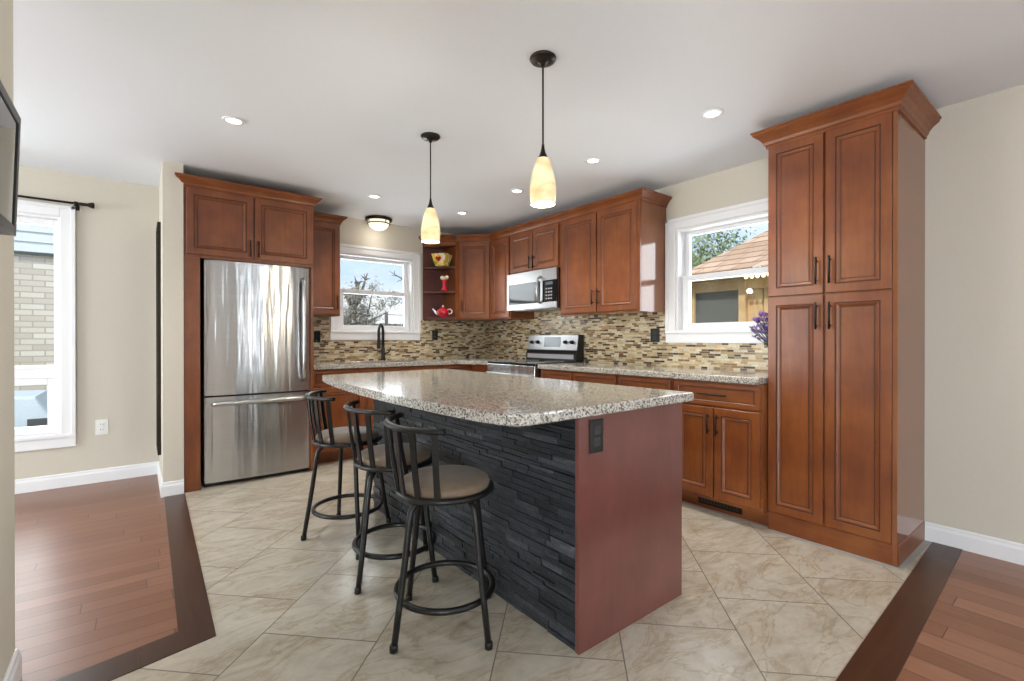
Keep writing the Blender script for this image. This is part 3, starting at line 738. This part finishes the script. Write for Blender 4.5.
# island worktop: bowed seating side
def arc(p0, p1, p2, n):
    (x0, y0), (x1, y1), (x2, y2) = p0, p1, p2; out = []
    for i in range(n + 1):
        s_ = i / n; y = y0 + (y2 - y0) * s_
        l0 = (y - y1) * (y - y2) / ((y0 - y1) * (y0 - y2)); l1 = (y - y0) * (y - y2) / ((y1 - y0) * (y1 - y2)); l2 = (y - y0) * (y - y1) / ((y2 - y0) * (y2 - y1))
        out.append((l0 * x0 + l1 * x1 + l2 * x2, y))
    return out
pts = [(1.932, 1.15), (1.942, 1.16)] + [(1.942, 3.315), (1.932, 3.325)] + [(.985, 3.245), (.96, 3.225)] + arc((.945, 3.19), (.852, 2.0), (.898, 1.21), 22) + [(.912, 1.172), (.937, 1.148), (.97, 1.138)]
m = MB().prism(pts, .8715, .910, .008)
tag(m.build('countertop', M['granite']), 'speckled granite island top with a bowed seating edge', 'countertop')
# outlet on the end panel
def outlet(label, loc, rz, body, face, w=.072, h=.117, kind='duplex'):
    t = thing('outlet', label, 'outlet', loc, rz, None)
    MB().box(-w / 2, w / 2, -.006, 0, -h / 2, h / 2, .002).build('cover_plate', body, t)
    for s in (-1, 1):
        rc = MB().box(-.017, .017, -.009, -.005, s * .022 - .016, s * .022 + .016, .004).build('receptacle', face, t)
        for a in (-.009, .006): MB().box(a, a + .003, -.0095, -.0085, s * .022 - .004, s * .022 + .007).build('slot', M['black'], rc)
    return t
M['pewter'] = plain('pewter_grey', (.05, .048, .048), .4, .3)
outlet('dark grey outlet plate on the island end panel', (1.343, IY0, .785), 0, M['black'], M['pewter'], .075, .125)
outlet('black outlet on backsplash below the open shelves', (2.795, YB - .008, 1.195), 0, M['blackgloss'], M['blackgloss'], .075, .118)
outlet('black outlet on backsplash beside refrigerator cabinet', (1.425, YB - .008, 1.17), 0, M['blackgloss'], M['blackgloss'], .09, .118)
outlet('black outlet on backsplash left of the right window', (XR - .008, 2.462, 1.18), rzR, M['black'], M['pewter'], .09, .118)
outlet('white outlet on the dining wall right of the tall window', (-.225, YB, .44), 0, M['whiteplastic'], M['white'], .08, .122)

# ------------------------------------------------------------------ bar stools (local +x towards the island)
def make_stool(label, loc, leg_rot, seat_rot):
    t = thing('bar_stool', label, 'stool', loc, 0, 'swivel bar stools along the island')
    sr = .185
    for k in range(4):
        m = MB()
        pr = [(.03, .535), (.10, .532), (.145, .52), (.168, .495), (.178, .45), (.198, .30), (.222, .15), (.247, .0)]
        m.tube([(r_, 0, z_) for r_, z_ in pr], .0125, 10, up=(0, 1, 0))
        m.lathe([(0, 0), (.0155, 0), (.0155, .022), (.013, .026), (0, .026)], (.246, 0, 0), 12)
        o = m.build('leg', M['blackmetal'], t); o.rotation_euler = (0, 0, leg_rot + k * PI / 2)
    MB().tube([(.192 * math.cos(a), .192 * math.sin(a), .15) for a in [2 * PI * k / 48 for k in range(48)]], .0125, 10, closed=True).build('foot_ring', M['blackmetal'], t)
    MB().cyl((0, 0, 0), .085, .525, .545, 24).build('swivel_plate', M['blackmetal'], t)
    m = MB().tube([(sr * math.cos(a), sr * math.sin(a), .548) for a in [2 * PI * k / 48 for k in range(48)]], .0135, 10, closed=True, flat=.9)
    m.cyl((0, 0, 0), sr, .543, .551, 40)
    o = m.build('seat_frame', M['blackmetal'], t); o.rotation_euler = (0, 0, seat_rot)
    o = MB().lathe([(0, .551), (.165, .551), (.176, .558), (.179, .572), (.174, .586), (.155, .597), (.11, .603), (.05, .605), (0, .6055)], (0, 0, 0), 48).build('seat_cushion', M['fabric'], t)
    # back rail: bow through (-.09,±.25) and (-.232,0)
    hc, sg = .23, .12; rad = (hc * hc + sg * sg) / (2 * sg); ox = -.225 + rad; a0 = math.asin(hc / rad)
    n = 18; rail = [(ox - rad * math.cos(a), rad * math.sin(a), .818) for a in [-a0 + 2 * a0 * i / n for i in range(n + 1)]]
    o = MB().tube(rail, .0145, 12, up=(0, 0, 1), flat=.75).build('back_rail', M['blackmetal'], t); o.rotation_euler = (0, 0, seat_rot)
    for i in range(6):
        s_ = -1 + 2 * i / 5
        a = a0 * .86 * s_; top = Vector((ox - rad * math.cos(a), rad * math.sin(a), .815))
        b = PI + R(57) * -s_; bot = Vector(((sr + .004) * math.cos(b), (sr + .004) * math.sin(b), .548))
        tv = (top - bot); out = Vector(((top.x + bot.x) / 2 + .02, (top.y + bot.y) / 2, 0)).normalized(); sdv = tv.cross(out).normalized(); out = sdv.cross(tv).normalized()
        m = MB(); vs = []
        for p in (bot, bot.lerp(top, .5) + out * .004, top):
            vs.append([m.bm.verts.new(p + sdv * a_ * .0115 + out * b_ * .004) for a_, b_ in ((-1, -1), (1, -1), (1, 1), (-1, 1))])
        for A, B in zip(vs, vs[1:]):
            for j in range(4): m.bm.faces.new((A[j], A[(j + 1) % 4], B[(j + 1) % 4], B[j]))
        m.bm.faces.new(vs[0]); m.bm.faces.new(vs[-1])
        o = m.build('spindle', M['blackmetal'], t); o.rotation_euler = (0, 0, seat_rot)
    return t
def turn(t, leg_from, leg_to, seat_from, seat_to):
    k = 0
    for c in kids(t):
        if c.name.startswith('leg'): c.rotation_euler = (0, 0, leg_to + k * PI / 2); k += 1
        elif c.name.split('.')[0] in ('seat_frame', 'back_rail', 'spindle'): c.rotation_euler = (0, 0, seat_to)
near = make_stool('nearest black bar stool with taupe seat, at the island corner', (.978, 1.675, 0), R(10), R(-6))
s2 = copy_thing(near, (1.004, 2.21, 0), 0, 'middle black bar stool with taupe seat, between the other two'); turn(s2, 0, R(24), 0, R(0))
s3 = copy_thing(near, (.988, 2.837, 0), 0, 'farthest black bar stool with taupe seat, closest to the refrigerator'); turn(s3, 0, R(-6), 0, R(-11))

# ------------------------------------------------------------------ ceiling lights
def pendant(label, x, y):
    t = thing('pendant_light', label, 'pendant light', (x, y, CH), 0, 'pendant lights over the island')
    MB().lathe([(0, 0), (.06, 0), (.062, -.006), (.056, -.014), (.03, -.02), (.012, -.026), (.01, -.04), (0, -.04)], seg=32).build('canopy', M['bronze'], t)
    MB().tube([(0, 0, -.03), (0, 0, -.40)], .0042, 8).build('stem', M['bronze'], t)
    MB().lathe([(0, -.398), (.006, -.398), (.0075, -.415), (.012, -.435), (.021, -.455), (.028, -.468), (0, -.468)], seg=28).build('socket_cap', M['bronze'], t)
    MB().lathe([(.027, -.463), (.036, -.483), (.047, -.517), (.0555, -.555), (.0605, -.595), (.061, -.628), (.0565, -.674), (.0535, -.674), (.058, -.628), (.0575, -.595), (.0525, -.555), (.044, -.517), (.033, -.485), (.024, -.465)], seg=36).build('glass_shade', M['shade'], t)
    MB().lathe([(0, -0.5190), (.012, -0.5190), (.02, -0.5590), (.034, -0.5990), (.036, -0.6340), (.026, -0.6610), (0, -0.6710)], seg=20).build('bulb', M['bulb'], t)
    d = bpy.data.lights.new('pendant_glow', 'POINT'); d.energy = 4; d.color = (1, .88, .68); d.shadow_soft_size = .03
    o = bpy.data.objects.new('pendant_glow', d); COL.objects.link(o); o.parent = t; o.location = (0, 0, -.72)
    return t
pendant('near amber glass pendant light over the island, right one', 1.468, 1.63)
pendant('far amber glass pendant light over the island, left one', 1.468, 2.698)
# recessed cans
def can(label, x, y):
    t = thing('recessed_light', label, 'recessed light', (x, y, CH), 0, 'recessed ceiling downlights')
    MB().lathe([(.040, -.001), (.056, -.001), (.060, -.004), (.058, -.008), (.044, -.010), (.038, -.004), (.038, -.001)], seg=32).build('trim_ring', M['white'], t)
    MB().cyl((0, 0, 0), .040, -.005, -.001, 28).build('lens', M['downlight'], t)
    d = bpy.data.lights.new('can_glow', 'SPOT'); d.energy = 22; d.color = (1, .96, .90); d.spot_size = R(120); d.spot_blend = .8; d.shadow_soft_size = .05
    o = bpy.data.objects.new('can_glow', d); COL.objects.link(o); o.parent = t; o.location = (0, 0, -.012)
    return t
can('recessed downlight at the left, in front of the refrigerator', .448, 3.222)
can('recessed downlight nearest the pantry cabinet, front of its row', 2.584, 1.426)
can('recessed downlight just right of the near pendant shade', 2.587, 2.332)
can('recessed downlight left of the near pendant, before the microwave', 2.597, 3.22)
can('recessed downlight before the corner cabinet, smallest and lowest', 2.606, 4.127)
can('recessed downlight between far pendant and refrigerator cabinet', 1.685, 4.142)
# flush mount
t = thing('flush_ceiling_light', 'bronze flush-mount ceiling light with frosted bowl above sink window', 'ceiling light', (2.03, 4.875, CH), 0)
MB().lathe([(0, 0), (.135, 0), (.14, -.008), (.138, -.028), (.128, -.034), (.118, -.03), (.118, -.012), (0, -.012)], seg=40).build('pan', M['bronze'], t)
MB().lathe([(.110, -.013), (.110, -.055), (.100, -.08), (.085, -.10), (.06, -.118), (.03, -.127), (0, -.129)], seg=40).build('glass_bowl', M['bowl_lit'], t)
MB().tube([(.114 * math.cos(a), .114 * math.sin(a), -.062) for a in [2 * PI * k / 40 for k in range(40)]], .006, 8, closed=True).build('band', M['bronze'], t)
for k in range(4):
    a = PI / 4 * 1.0 + k * PI / 2 - .55
    MB().tube([(.124 * math.cos(a), .124 * math.sin(a), -.03), (.119 * math.cos(a), .119 * math.sin(a), -.066)], .005, 8).build('clip', M['bronze'], t)
d = bpy.data.lights.new('flush_glow', 'POINT'); d.energy = .5; d.color = (1, .95, .86); d.shadow_soft_size = .08
o = bpy.data.objects.new('flush_glow', d); COL.objects.link(o); o.parent = t; o.location = (0, 0, -.2)

# ------------------------------------------------------------------ display pieces on the open shelves
def paint(name, base_c, spots):
    m, nt, b = mat(name)
    c = coords(nt); vo = nd(nt, 'ShaderNodeTexVoronoi', Scale=26.0); nt.links.new(c, vo.inputs['Vector'])
    sp = nt.nodes.new('ShaderNodeSeparateColor'); nt.links.new(vo.outputs['Color'], sp.inputs[0])
    nt.links.new(ramp(nt, sp.outputs[0], [(i / len(spots), s_) for i, s_ in enumerate(spots)], 'CONSTANT'), b.inputs['Base Color']); b.inputs['Roughness'].default_value = .2
    return m
M['bowlpaint'] = paint('painted_yellow_glaze', None, [(.75, .55, .08), (.85, .75, .45), (.80, .62, .12), (.25, .35, .05), (.85, .80, .65), (.72, .5, .06)])
M['heartred'] = plain('red_glaze', (.50, .012, .03), .12, coat=.5)
M['cream'] = plain('cream_glaze', (.85, .78, .58), .2)
fx, fy = 2.77, 4.80
t = thing('painted_bowl', 'square yellow painted ceramic bowl with red heart on top shelf', 'bowl', (fx - .01, fy, 1.986), R(-58))
m = MB()
def sqring(r_, z_): return [m.bm.verts.new((r_ * c_, r_ * s_, z_)) for c_, s_ in ((-1, -1), (0, -1.06), (1, -1), (1.06, 0), (1, 1), (0, 1.06), (-1, 1), (-1.06, 0))]
rg = [sqring(.055, 0), sqring(.06, .012), sqring(.075, .07), sqring(.09, .135), sqring(.086, .135), sqring(.07, .07), sqring(.055, .016)]
for A, B in zip(rg, rg[1:]):
    for j in range(8): m.bm.faces.new((A[j], A[(j + 1) % 8], B[(j + 1) % 8], B[j]))
m.bm.faces.new(rg[0]); m.bm.faces.new(rg[-1])
m.build('body', M['bowlpaint'], t)
m = MB(); hp = [(0, -.028), (.03, .004), (.031, .02), (.02, .03), (.008, .026), (0, .016), (-.008, .026), (-.02, .03), (-.031, .02), (-.03, .004)]
m.prism([(a, b + .07) for a, b in hp], -.0965, -.078, .001, axis='y')
o = m.build('heart', M['heartred'], t); o['label'] = 'red heart painted on the front'
t = thing('bud_vase', 'small red vase with pale round blooms on middle shelf', 'vase', (2.785, 4.79, 1.699), R(-35))
MB().lathe([(0, 0), (.034, 0), (.038, .01), (.03, .03), (.022, .06), (.026, .10), (.034, .125), (.030, .13), (0, .13)], seg=20).build('body', M['heartred'], t)
m = MB()
for (a, b, c_) in ((-.026, 0, .155), (.028, -.004, .16), (.002, .02, .15)):
    m.lathe([(0, -.024), (.016, -.018), (.024, 0), (.016, .018), (0, .024)], (a, b, c_), 14)
m.build('blooms', M['cream'], t)
m = MB()
for (a, b, c_) in ((-.026, 0, .14), (.028, -.004, .145), (.002, .02, .135)): m.tube([(0, 0, .10), (a, b, c_)], .003, 6)
M['leafdark'] = plain('dark_leaf', (.02, .035, .015), .5); m.build('stems', M['leafdark'], t)
t = thing('teapot', 'red teapot with white spout and knob on the bottom shelf', 'teapot', (2.765, 4.79, ZB + .031), R(-30))
MB().lathe([(0, 0), (.04, 0), (.045, .006), (.066, .03), (.072, .055), (.064, .08), (.04, .097), (.032, .10), (0, .10)], seg=28).build('body', M['heartred'], t)
ld = MB().lathe([(.034, .099), (.03, .108), (.012, .114), (0, .115)], seg=20).build('lid', M['heartred'], t)
MB().lathe([(0, .112), (.008, .114), (.013, .124), (.008, .134), (0, .136)], seg=14).build('knob', M['white'], ld)
MB().tube([(-.055, 0, .035), (-.085, 0, .05), (-.10, 0, .075), (-.118, 0, .092)], [.018, .014, .010, .008], 12).build('spout', M['white'], t)
MB().tube([(.055, 0, .085), (.085, 0, .09), (.104, 0, .072), (.10, 0, .045), (.066, 0, .032)], .007, 10, up=(0, 1, 0)).build('handle', M['white'], t)

# ------------------------------------------------------------------ flowers on the counter beside the pantry
t = thing('flower_vase', 'purple flowers in a vase on the counter beside the pantry', 'flowers', (3.33, 1.385, CZ), 0)
M['pot'] = plain('pale_ceramic', (.62, .62, .60), .3); M['purple'] = plain('purple_petal', (.34, .21, .52), .6); M['leaf'] = plain('leaf_green', (.06, .13, .04), .6)
MB().lathe([(0, 0), (.032, 0), (.036, .01), (.042, .09), (.036, .15), (.03, .17), (.026, .17), (.032, .15), (0, .14)], seg=24).build('vase', M['pot'], t)
rr = random.Random(5)
stm, pet, lvs = MB(), MB(), MB()
for k in range(58):
    v_ = Vector((rr.gauss(0, 1), rr.gauss(0, 1), rr.gauss(0, 1))).normalized() * (.105 * rr.random() ** .4)
    c_ = Vector((v_.x - .02, v_.y + .055, .305 + v_.z * .95))
    stm.tube([(c_.x * .1, c_.y * .1, .14), (c_.x * .6, c_.y * .6, .14 + (c_.z - .14) * .65), tuple(c_)], .002, 5)
    for j in range(9):
        b = 2 * PI * j / 9 + rr.random(); el = rr.uniform(-.2, 1.0)
        dv = Vector((math.cos(b) * math.cos(el), math.sin(b) * math.cos(el), math.sin(el))); sv = dv.cross(Vector((0, 0, 1))).normalized()
        pet.poly([c_, c_ + dv * .018 + sv * .012, c_ + dv * .033, c_ + dv * .018 - sv * .012])
    if k % 3 == 0:
        a = rr.uniform(0, 2 * PI); dv = Vector((math.cos(a), math.sin(a), .5)).normalized(); sv = dv.cross(Vector((0, 0, 1))).normalized(); b0 = Vector((0, .02, .17 + rr.random() * .05))
        lvs.poly([b0, b0 + dv * .05 + sv * .013, b0 + dv * .1, b0 + dv * .05 - sv * .013])
stm.build('stems', M['leaf'], t); pet.build('petals', M['purple'], t); lvs.build('leaves', M['leaf'], t)

# ------------------------------------------------------------------ curtain rod, television, tall dark frame
t = thing('curtain_rod', 'dark bronze curtain rod with flared finial above dining window', 'curtain rod', (-.325, YB, 2.195), 0)
MB().tube([(-1.45, -.07, 0), (-.02, -.07, 0)], .0085, 10).build('rod', M['bronze'], t)
MB().lathe([(0, 0), (.011, 0), (.013, -.012), (.012, -.05), (.022, -.075), (.024, -.085), (.018, -.092), (0, -.094)], (-.03, -.07, 0), 18, axis='x').build('finial', M['bronze'], t)
MB().tube([(-.045, 0, -.01), (-.045, -.07, -.01)], .007, 8).box(-.06, -.03, -.008, 0, -.04, .02, .002).cyl((-.045, -.07, 0), .014, -.022, .012, 14).build('bracket', M['bronze'], t)
t = thing('television', 'black flat television mounted on the wall at far left edge', 'television', (-.2615, 1.83, 1.422))
t.rotation_euler = (0, R(1.8), 0); TW, TH, bz = .57, .32, .024
MB().box(-.03, 0, -TW, 0, 0, TH, .004).build('back_shell', M['black'], t)
MB().box(0, .006, -TW, -TW + bz, 0, TH, .001).box(0, .006, -bz, 0, 0, TH, .001).box(0, .006, -TW + bz, -bz, 0, bz, .001).box(0, .006, -TW + bz, -bz, TH - bz, TH, .001).build('bezel', M['black'], t)
M['tvscreen'] = plain('dark_screen', (.012, .012, .014), .04); MB().box(.0005, .003, -TW + bz, -bz, bz, TH - bz).build('screen', M['tvscreen'], t)
MB().box(-.061, -.028, -.38, -.18, .08, .24, .003).build('wall_mount', M['black'], t)
t = thing('wall_frame', 'tall dark framed panel hung on side of the short wall', 'frame', (.145, 4.62, .24), 0)
MB().box(-.022, 0, -.012, .012 + .3, 0, .02).box(-.022, 0, -.012, .312, 1.80, 1.82).box(-.022, 0, -.012, .012, .02, 1.80).box(-.022, 0, .288, .312, .02, 1.80).build('frame', M['bronze'], t)
MB().box(-.012, -.002, .012, .288, .02, 1.80).build('panel', M['tvscreen'], t)

# ------------------------------------------------------------------ outside
def brickmat():
    m, nt, b = mat('neighbour_brick'); t_ = nt.nodes.new('ShaderNodeTexCoord'); s_ = nt.nodes.new('ShaderNodeSeparateXYZ'); nt.links.new(t_.outputs['Object'], s_.inputs[0])
    c = nt.nodes.new('ShaderNodeCombineXYZ'); nt.links.new(s_.outputs['X'], c.inputs[0]); nt.links.new(s_.outputs['Z'], c.inputs[1])
    br = nt.nodes.new('ShaderNodeTexBrick'); br.inputs['Scale'].default_value = 1; br.inputs['Brick Width'].default_value = .23; br.inputs['Row Height'].default_value = .075; br.inputs['Mortar Size'].default_value = .008
    br.inputs['Color1'].default_value = (.60, .52, .45, 1); br.inputs['Color2'].default_value = (.80, .74, .68, 1); br.inputs['Mortar'].default_value = (.48, .44, .40, 1)
    nt.links.new(c.outputs[0], br.inputs['Vector']); nt.links.new(br.outputs['Color'], b.inputs['Base Color']); b.inputs['Roughness'].default_value = .9
    return m
M['brick'] = brickmat()
M['siding'] = plain('pale_blue_siding', (.74, .79, .84), .6); M['roofdark'] = plain('dark_soffit', (.06, .07, .08), .7)
M['grass'] = plain('lawn', (.20, .23, .10), .95); M['grassd'] = plain('hedge_green', (.07, .10, .06), .9)
struct('ground', MB().box(-40, 50, YB + .4, 70, -.7, -.5).box(XR + .4, 50, -30, YB + .4, -.7, -.5), M['grass'], 'lawn outside the windows')
t = thing('neighbour_house', 'brick neighbouring house with pale siding beyond the dining window', 'house', (-6, 8.6, -.5), 0)
MB().box(0, 6.3, 0, 5, 0, 2.725).build('brick_wall', M['brick'], t)
m = MB()
for i in range(13):
    m.box(-.02, 6.32, -.02 - 0, 5, 2.76 + i * .13, 2.76 + i * .13 + .128); m.prism([(-.035, 2.76 + i * .13), (-.02, 2.76 + i * .13), (-.02, 2.76 + i * .13 + .128)], -.02, 6.32, 0, axis='x')
m.build('siding', M['siding'], t)
MB().box(-.03, 6.33, -.05, 5, 2.725, 2.76).build('band', M['roofdark'], t)
MB().prism([(-.4, 4.45), (5.4, 4.45), (2.5, 6.2)], -.3, 6.6, 0, axis='x').build('roof', M['roofdark'], t)
M['tarp'] = plain('pale_tarp', (.55, .64, .74), .5)
t = thing('covered_grill', 'pale blue-grey covered grill outside the dining window', 'grill', (-1.35, 6.6, -.5), 0)
m = MB(); m.prism([(0, .0), (.74, 0), (.72, .78), (.56, 1.08), (.0, 1.10)], 0, .8, .03, axis='y').build('cover', M['tarp'], t)
MB().box(.50, .72, -.006, .0, .74, .86, .002).build('corner_shadow', M['roofdark'], t)  # dark box painted in as the shadowed corner of the cover

# gazebo beyond the right-hand window
def shingles():
    m, nt, b = mat('cedar_shingle'); t_ = nt.nodes.new('ShaderNodeTexCoord'); s_ = nt.nodes.new('ShaderNodeSeparateXYZ'); nt.links.new(t_.outputs['Object'], s_.inputs[0])
    c = nt.nodes.new('ShaderNodeCombineXYZ'); nt.links.new(math_(nt, 'ADD', s_.outputs['X'], s_.outputs['Y']), c.inputs[0]); nt.links.new(s_.outputs['Z'], c.inputs[1])
    br = nt.nodes.new('ShaderNodeTexBrick'); br.inputs['Scale'].default_value = 1; br.inputs['Brick Width'].default_value = .3; br.inputs['Row Height'].default_value = .1; br.inputs['Mortar Size'].default_value = .01
    br.inputs['Color1'].default_value = (.42, .27, .19, 1); br.inputs['Color2'].default_value = (.60, .42, .31, 1); br.inputs['Mortar'].default_value = (.22, .13, .09, 1)
    nt.links.new(c.outputs[0], br.inputs['Vector']); nt.links.new(br.outputs['Color'], b.inputs['Base Color']); b.inputs['Roughness'].default_value = .85
    return m
M['shingle'] = shingles()
M['pine'] = wood('pine_post', (.42, .26, .12), (.52, .34, .17), (.6, .42, .23), 'z', .7, 0)
GX0, GX1, GY1, GY0, GE = 7.1, 11.1, 4.47, .6, 2.22
t = thing('gazebo', 'cedar-shingled wooden gazebo with string lights outside the right window', 'gazebo', (GX0, GY0, -.5), 0)
ze = GE + .5; gx, gy = GX1 - GX0, GY1 - GY0; ax, ay, az = gx / 2, gy / 2, 1.42
m = MB()
m.poly([(0, 0, ze), (0, gy, ze), (ax, ay, ze + az)]).poly([(0, gy, ze), (gx, gy, ze), (ax, ay, ze + az)]).poly([(gx, gy, ze), (gx, 0, ze), (ax, ay, ze + az)]).poly([(gx, 0, ze), (0, 0, ze), (ax, ay, ze + az)])
m.box(0, gx, 0, gy, ze - .05, ze - .001)
m.build('roof', M['shingle'], t)
m = MB().box(.0, .04, 0, gy, ze - .14, ze - .051).box(.0, gx, gy - .04, gy, ze - .14, ze - .051).build('fascia', M['pine'], t)
for (px_, py_) in ((.35, gy - .02), (.35, 2.99), (.35, .35), (gx - .35, gy - .35), (gx - .35, .35)):
    MB().box(px_ - .055, px_ + .055, py_ - .055, py_ + .055, 0, ze - .05, .006).build('post', M['pine'], t)
MB().box(.30, .34, 2.93, 3.05, ze - .42, ze - .15, .004).build('bracket', M['pine'], t)
MB().box(.31, .42, .2, gy, ze - .3, ze - .12, .004).build('beam', M['pine'], t)
m = MB()
for i in range(11): m.box(.38, .41, .36 + i * .235, .585 + i * .235, .1, ze - .3, .003)
m.build('wall_boards', M['pine'], t)
M['mesh'] = plain('dark_mesh', (.085, .085, .08), .8)
MB().box(.345, .36, 3.05, gy - .05, .6, ze - .2).build('mesh_screen', M['mesh'], t)
MB().box(gx - .4, gx - .36, .3, gy - .3, .1, ze - .3).build('back_wall', M['pine'], t)
M['fairy'] = lamp('warm_string_bulb', (1, .8, .42), 1.6)
MB().tube([(-.05, 3.3, ze - .10), (-.05, .3, ze - .10)], .006, 6).build('light_cord', M['black'], t)
for i in range(9):
    MB().lathe([(0, 0), (.016, -.012), (.03, -.04), (.017, -.066), (0, -.072)], (-.05, 2.76 - i * .082, ze - .115), 12).build('string_bulb', M['fairy'], t)
# trees
M['bark'] = plain('bark', (.20, .175, .15), .9); M['leafout'] = plain('spring_foliage', (.22, .28, .15), .9); M['conifer'] = plain('grey_green_foliage', (.22, .24, .20), .9)
def bare_tree(name, label, loc, h, rnd, spread=.5, depth=5, thick=.12, lean=(0, 0, 1)):
    rr = random.Random(rnd); t = thing(name, label, 'tree', loc, 0, 'trees beyond the windows'); m = MB()
    def grow(p, d, l, r, k):
        e = p + d * l; mid = p + d * l * .5 + Vector((rr.uniform(-1, 1), rr.uniform(-1, 1), 0)) * l * .05
        m.tube([p, mid, e], [r, r * .85, r * .7], 6, cap=False)
        if k == 0: return
        for i in range(3 if k > 1 else 2):
            a = Vector((rr.uniform(-1, 1), rr.uniform(-1, 1), rr.uniform(-.15, .8))).normalized()
            grow(e, (d + a * spread * 1.4).normalized(), l * rr.uniform(.6, .82), r * .62, k - 1)
    grow(Vector((0, 0, 0)), Vector(lean).normalized(), h * .3, thick, depth)
    m.build('branches', M['bark'], t); return t
def leafy(name, label, loc, rx, rz_, n, m_, rnd, leaf=.12, trunk=True):
    rr = random.Random(rnd); t = thing(name, label, 'tree', loc, 0, 'trees beyond the windows'); m = MB()
    cl = [Vector((rr.gauss(0, .42) * rx, rr.gauss(0, .42) * rx, rr.gauss(0, .42) * rz_)) for _ in range(40)]
    for i in range(n):
        c = cl[i % 40] + Vector((rr.gauss(0, 1), rr.gauss(0, 1), rr.gauss(0, 1))) * rx * .16 + Vector((0, 0, rz_ + .9))
        a = Vector((rr.uniform(-1, 1), rr.uniform(-1, 1), rr.uniform(-1, 1))).normalized(); b = a.orthogonal().normalized() * leaf * rr.uniform(.6, 1.2); a = a * leaf * rr.uniform(.8, 1.6)
        m.poly([c - a, c + b, c + a, c - b])
    o = m.build('foliage', m_, t)
    k = MB(); k.tube([(0, 0, 0), (.05, 0, rz_ * .6), (0, .04, rz_ * 1.3)], [.16, .12, .06], 8)
    for i in range(9):
        e = cl[i] + Vector((0, 0, rz_ + .9)); k.tube([(0, 0, rz_ * .6), tuple(Vector((0, 0, rz_ * .7)).lerp(e, .5)), tuple(e)], [.05, .035, .012], 6)
    k.build('trunk', M['bark'], t); return t
leafy('leafy_tree', 'loose green tree behind the gazebo roof', (16, 8.9, -.5), 2.4, 2.3, 16000, M['leafout'], 11, .055)
bare_tree('bare_tree', 'bare branching tree behind gazebo at top of right window', (13.5, 5.6, -.5), 7.5, 4, .55, 5, .10)
M['greyfoliage'] = plain('frosty_foliage', (.30, .285, .25), .9)
# pollarded tree: stubby limbs with knuckles and short shoots
t = thing('bare_tree', 'pollarded bare tree with knuckled limbs at left of sink window', 'tree', (5.45, 15.2, -.5), 0, 'trees beyond the windows')
rr = random.Random(9); m = MB(); m.tube([(0, 0, 0), (.03, 0, 1.6), (0, 0, 2.7)], [.2, .16, .14], 8)
for k in range(9):
    a = 2 * PI * k / 9 + rr.uniform(-.3, .3); l = rr.uniform(.22, .5)
    e = Vector((math.cos(a) * l, math.sin(a) * l, 2.75 + rr.uniform(.2, .85))); md = Vector((math.cos(a) * l * .6, math.sin(a) * l * .6, 2.72 + (e.z - 2.7) * .35))
    m.tube([(0, 0, 2.62), tuple(md), tuple(e)], [.06, .045, .035], 6); m.lathe([(0, -.05), (.05, -.02), (.055, .02), (0, .06)], tuple(e), 8)
    for q_ in range(7):
        d_ = Vector((rr.uniform(-1, 1), rr.uniform(-1, 1), rr.uniform(-.3, 1.2))).normalized() * rr.uniform(.12, .26)
        m.tube([tuple(e), tuple(e + d_)], [.018, .012], 5)
m.build('branches', M['bark'], t)
leafy('frosty_shrub', 'grey-brown dense shrub mass below the pollarded tree', (5.35, 14.6, -.5), .85, 1.1, 9000, M['greyfoliage'], 15, .028)
t = thing('bare_tree', 'bare twig reaching across top right of the sink window', 'tree', (7.9, 15.0, -.5), 0, 'trees beyond the windows')
m = MB(); m.tube([(0, 0, 0), (.05, 0, 2), (-.05, 0, 3.4), (-.3, 0, 3.72)], [.12, .1, .07, .04], 8)
m.tube([(-.3, 0, 3.72), (-.75, 0, 3.68), (-1.0, 0, 3.78), (-1.28, 0, 3.92)], [.035, .025, .018, .008], 6)
for (x_, z_, dx, dz) in ((-.55, 3.7, -.15, .2), (-.8, 3.69, -.2, -.1), (-1.0, 3.78, -.2, .02), (-1.1, 3.83, .02, .14), (-.2, 3.6, .3, .5)): m.tube([(x_, 0, z_), (x_ + dx, .03, z_ + dz)], [.016, .008], 5)
m.build('branches', M['bark'], t)
m = MB(); rr = random.Random(8)
for i in range(9000):
    c = Vector((rr.uniform(3.5, 9.5), rr.uniform(17.6, 18.4), -.5 + 2.25 * rr.random() ** .7)); a = Vector((rr.uniform(-1, 1), rr.uniform(-1, 1), rr.uniform(-1, 1))).normalized() * .05; b = a.orthogonal() * .8
    m.poly([c - a, c + b, c + a, c - b])
tag(m.build('hedge', plain('winter_hedge', (.13, .16, .14), .9)), 'low dark green hedge along the yard behind the sink window', 'hedge')
t = thing('clothes_line', 'dark clothes-line post with slanting brace outside the sink window', 'post', (6.51, 15.0, -.5), 0)
MB().tube([(0, 0, 0), (0, 0, 2.56)], .06, 8).build('post', M['bark'], t)
MB().tube([(-1.15, .02, 2.15), (-.5, .02, 2.28), (0, 0, 2.53)], .022, 8).build('brace', M['bark'], t)
MB().tube([(0, 0, 2.47), (1.8, .1, 2.45)], .010, 6).build('wire', M['bark'], t)
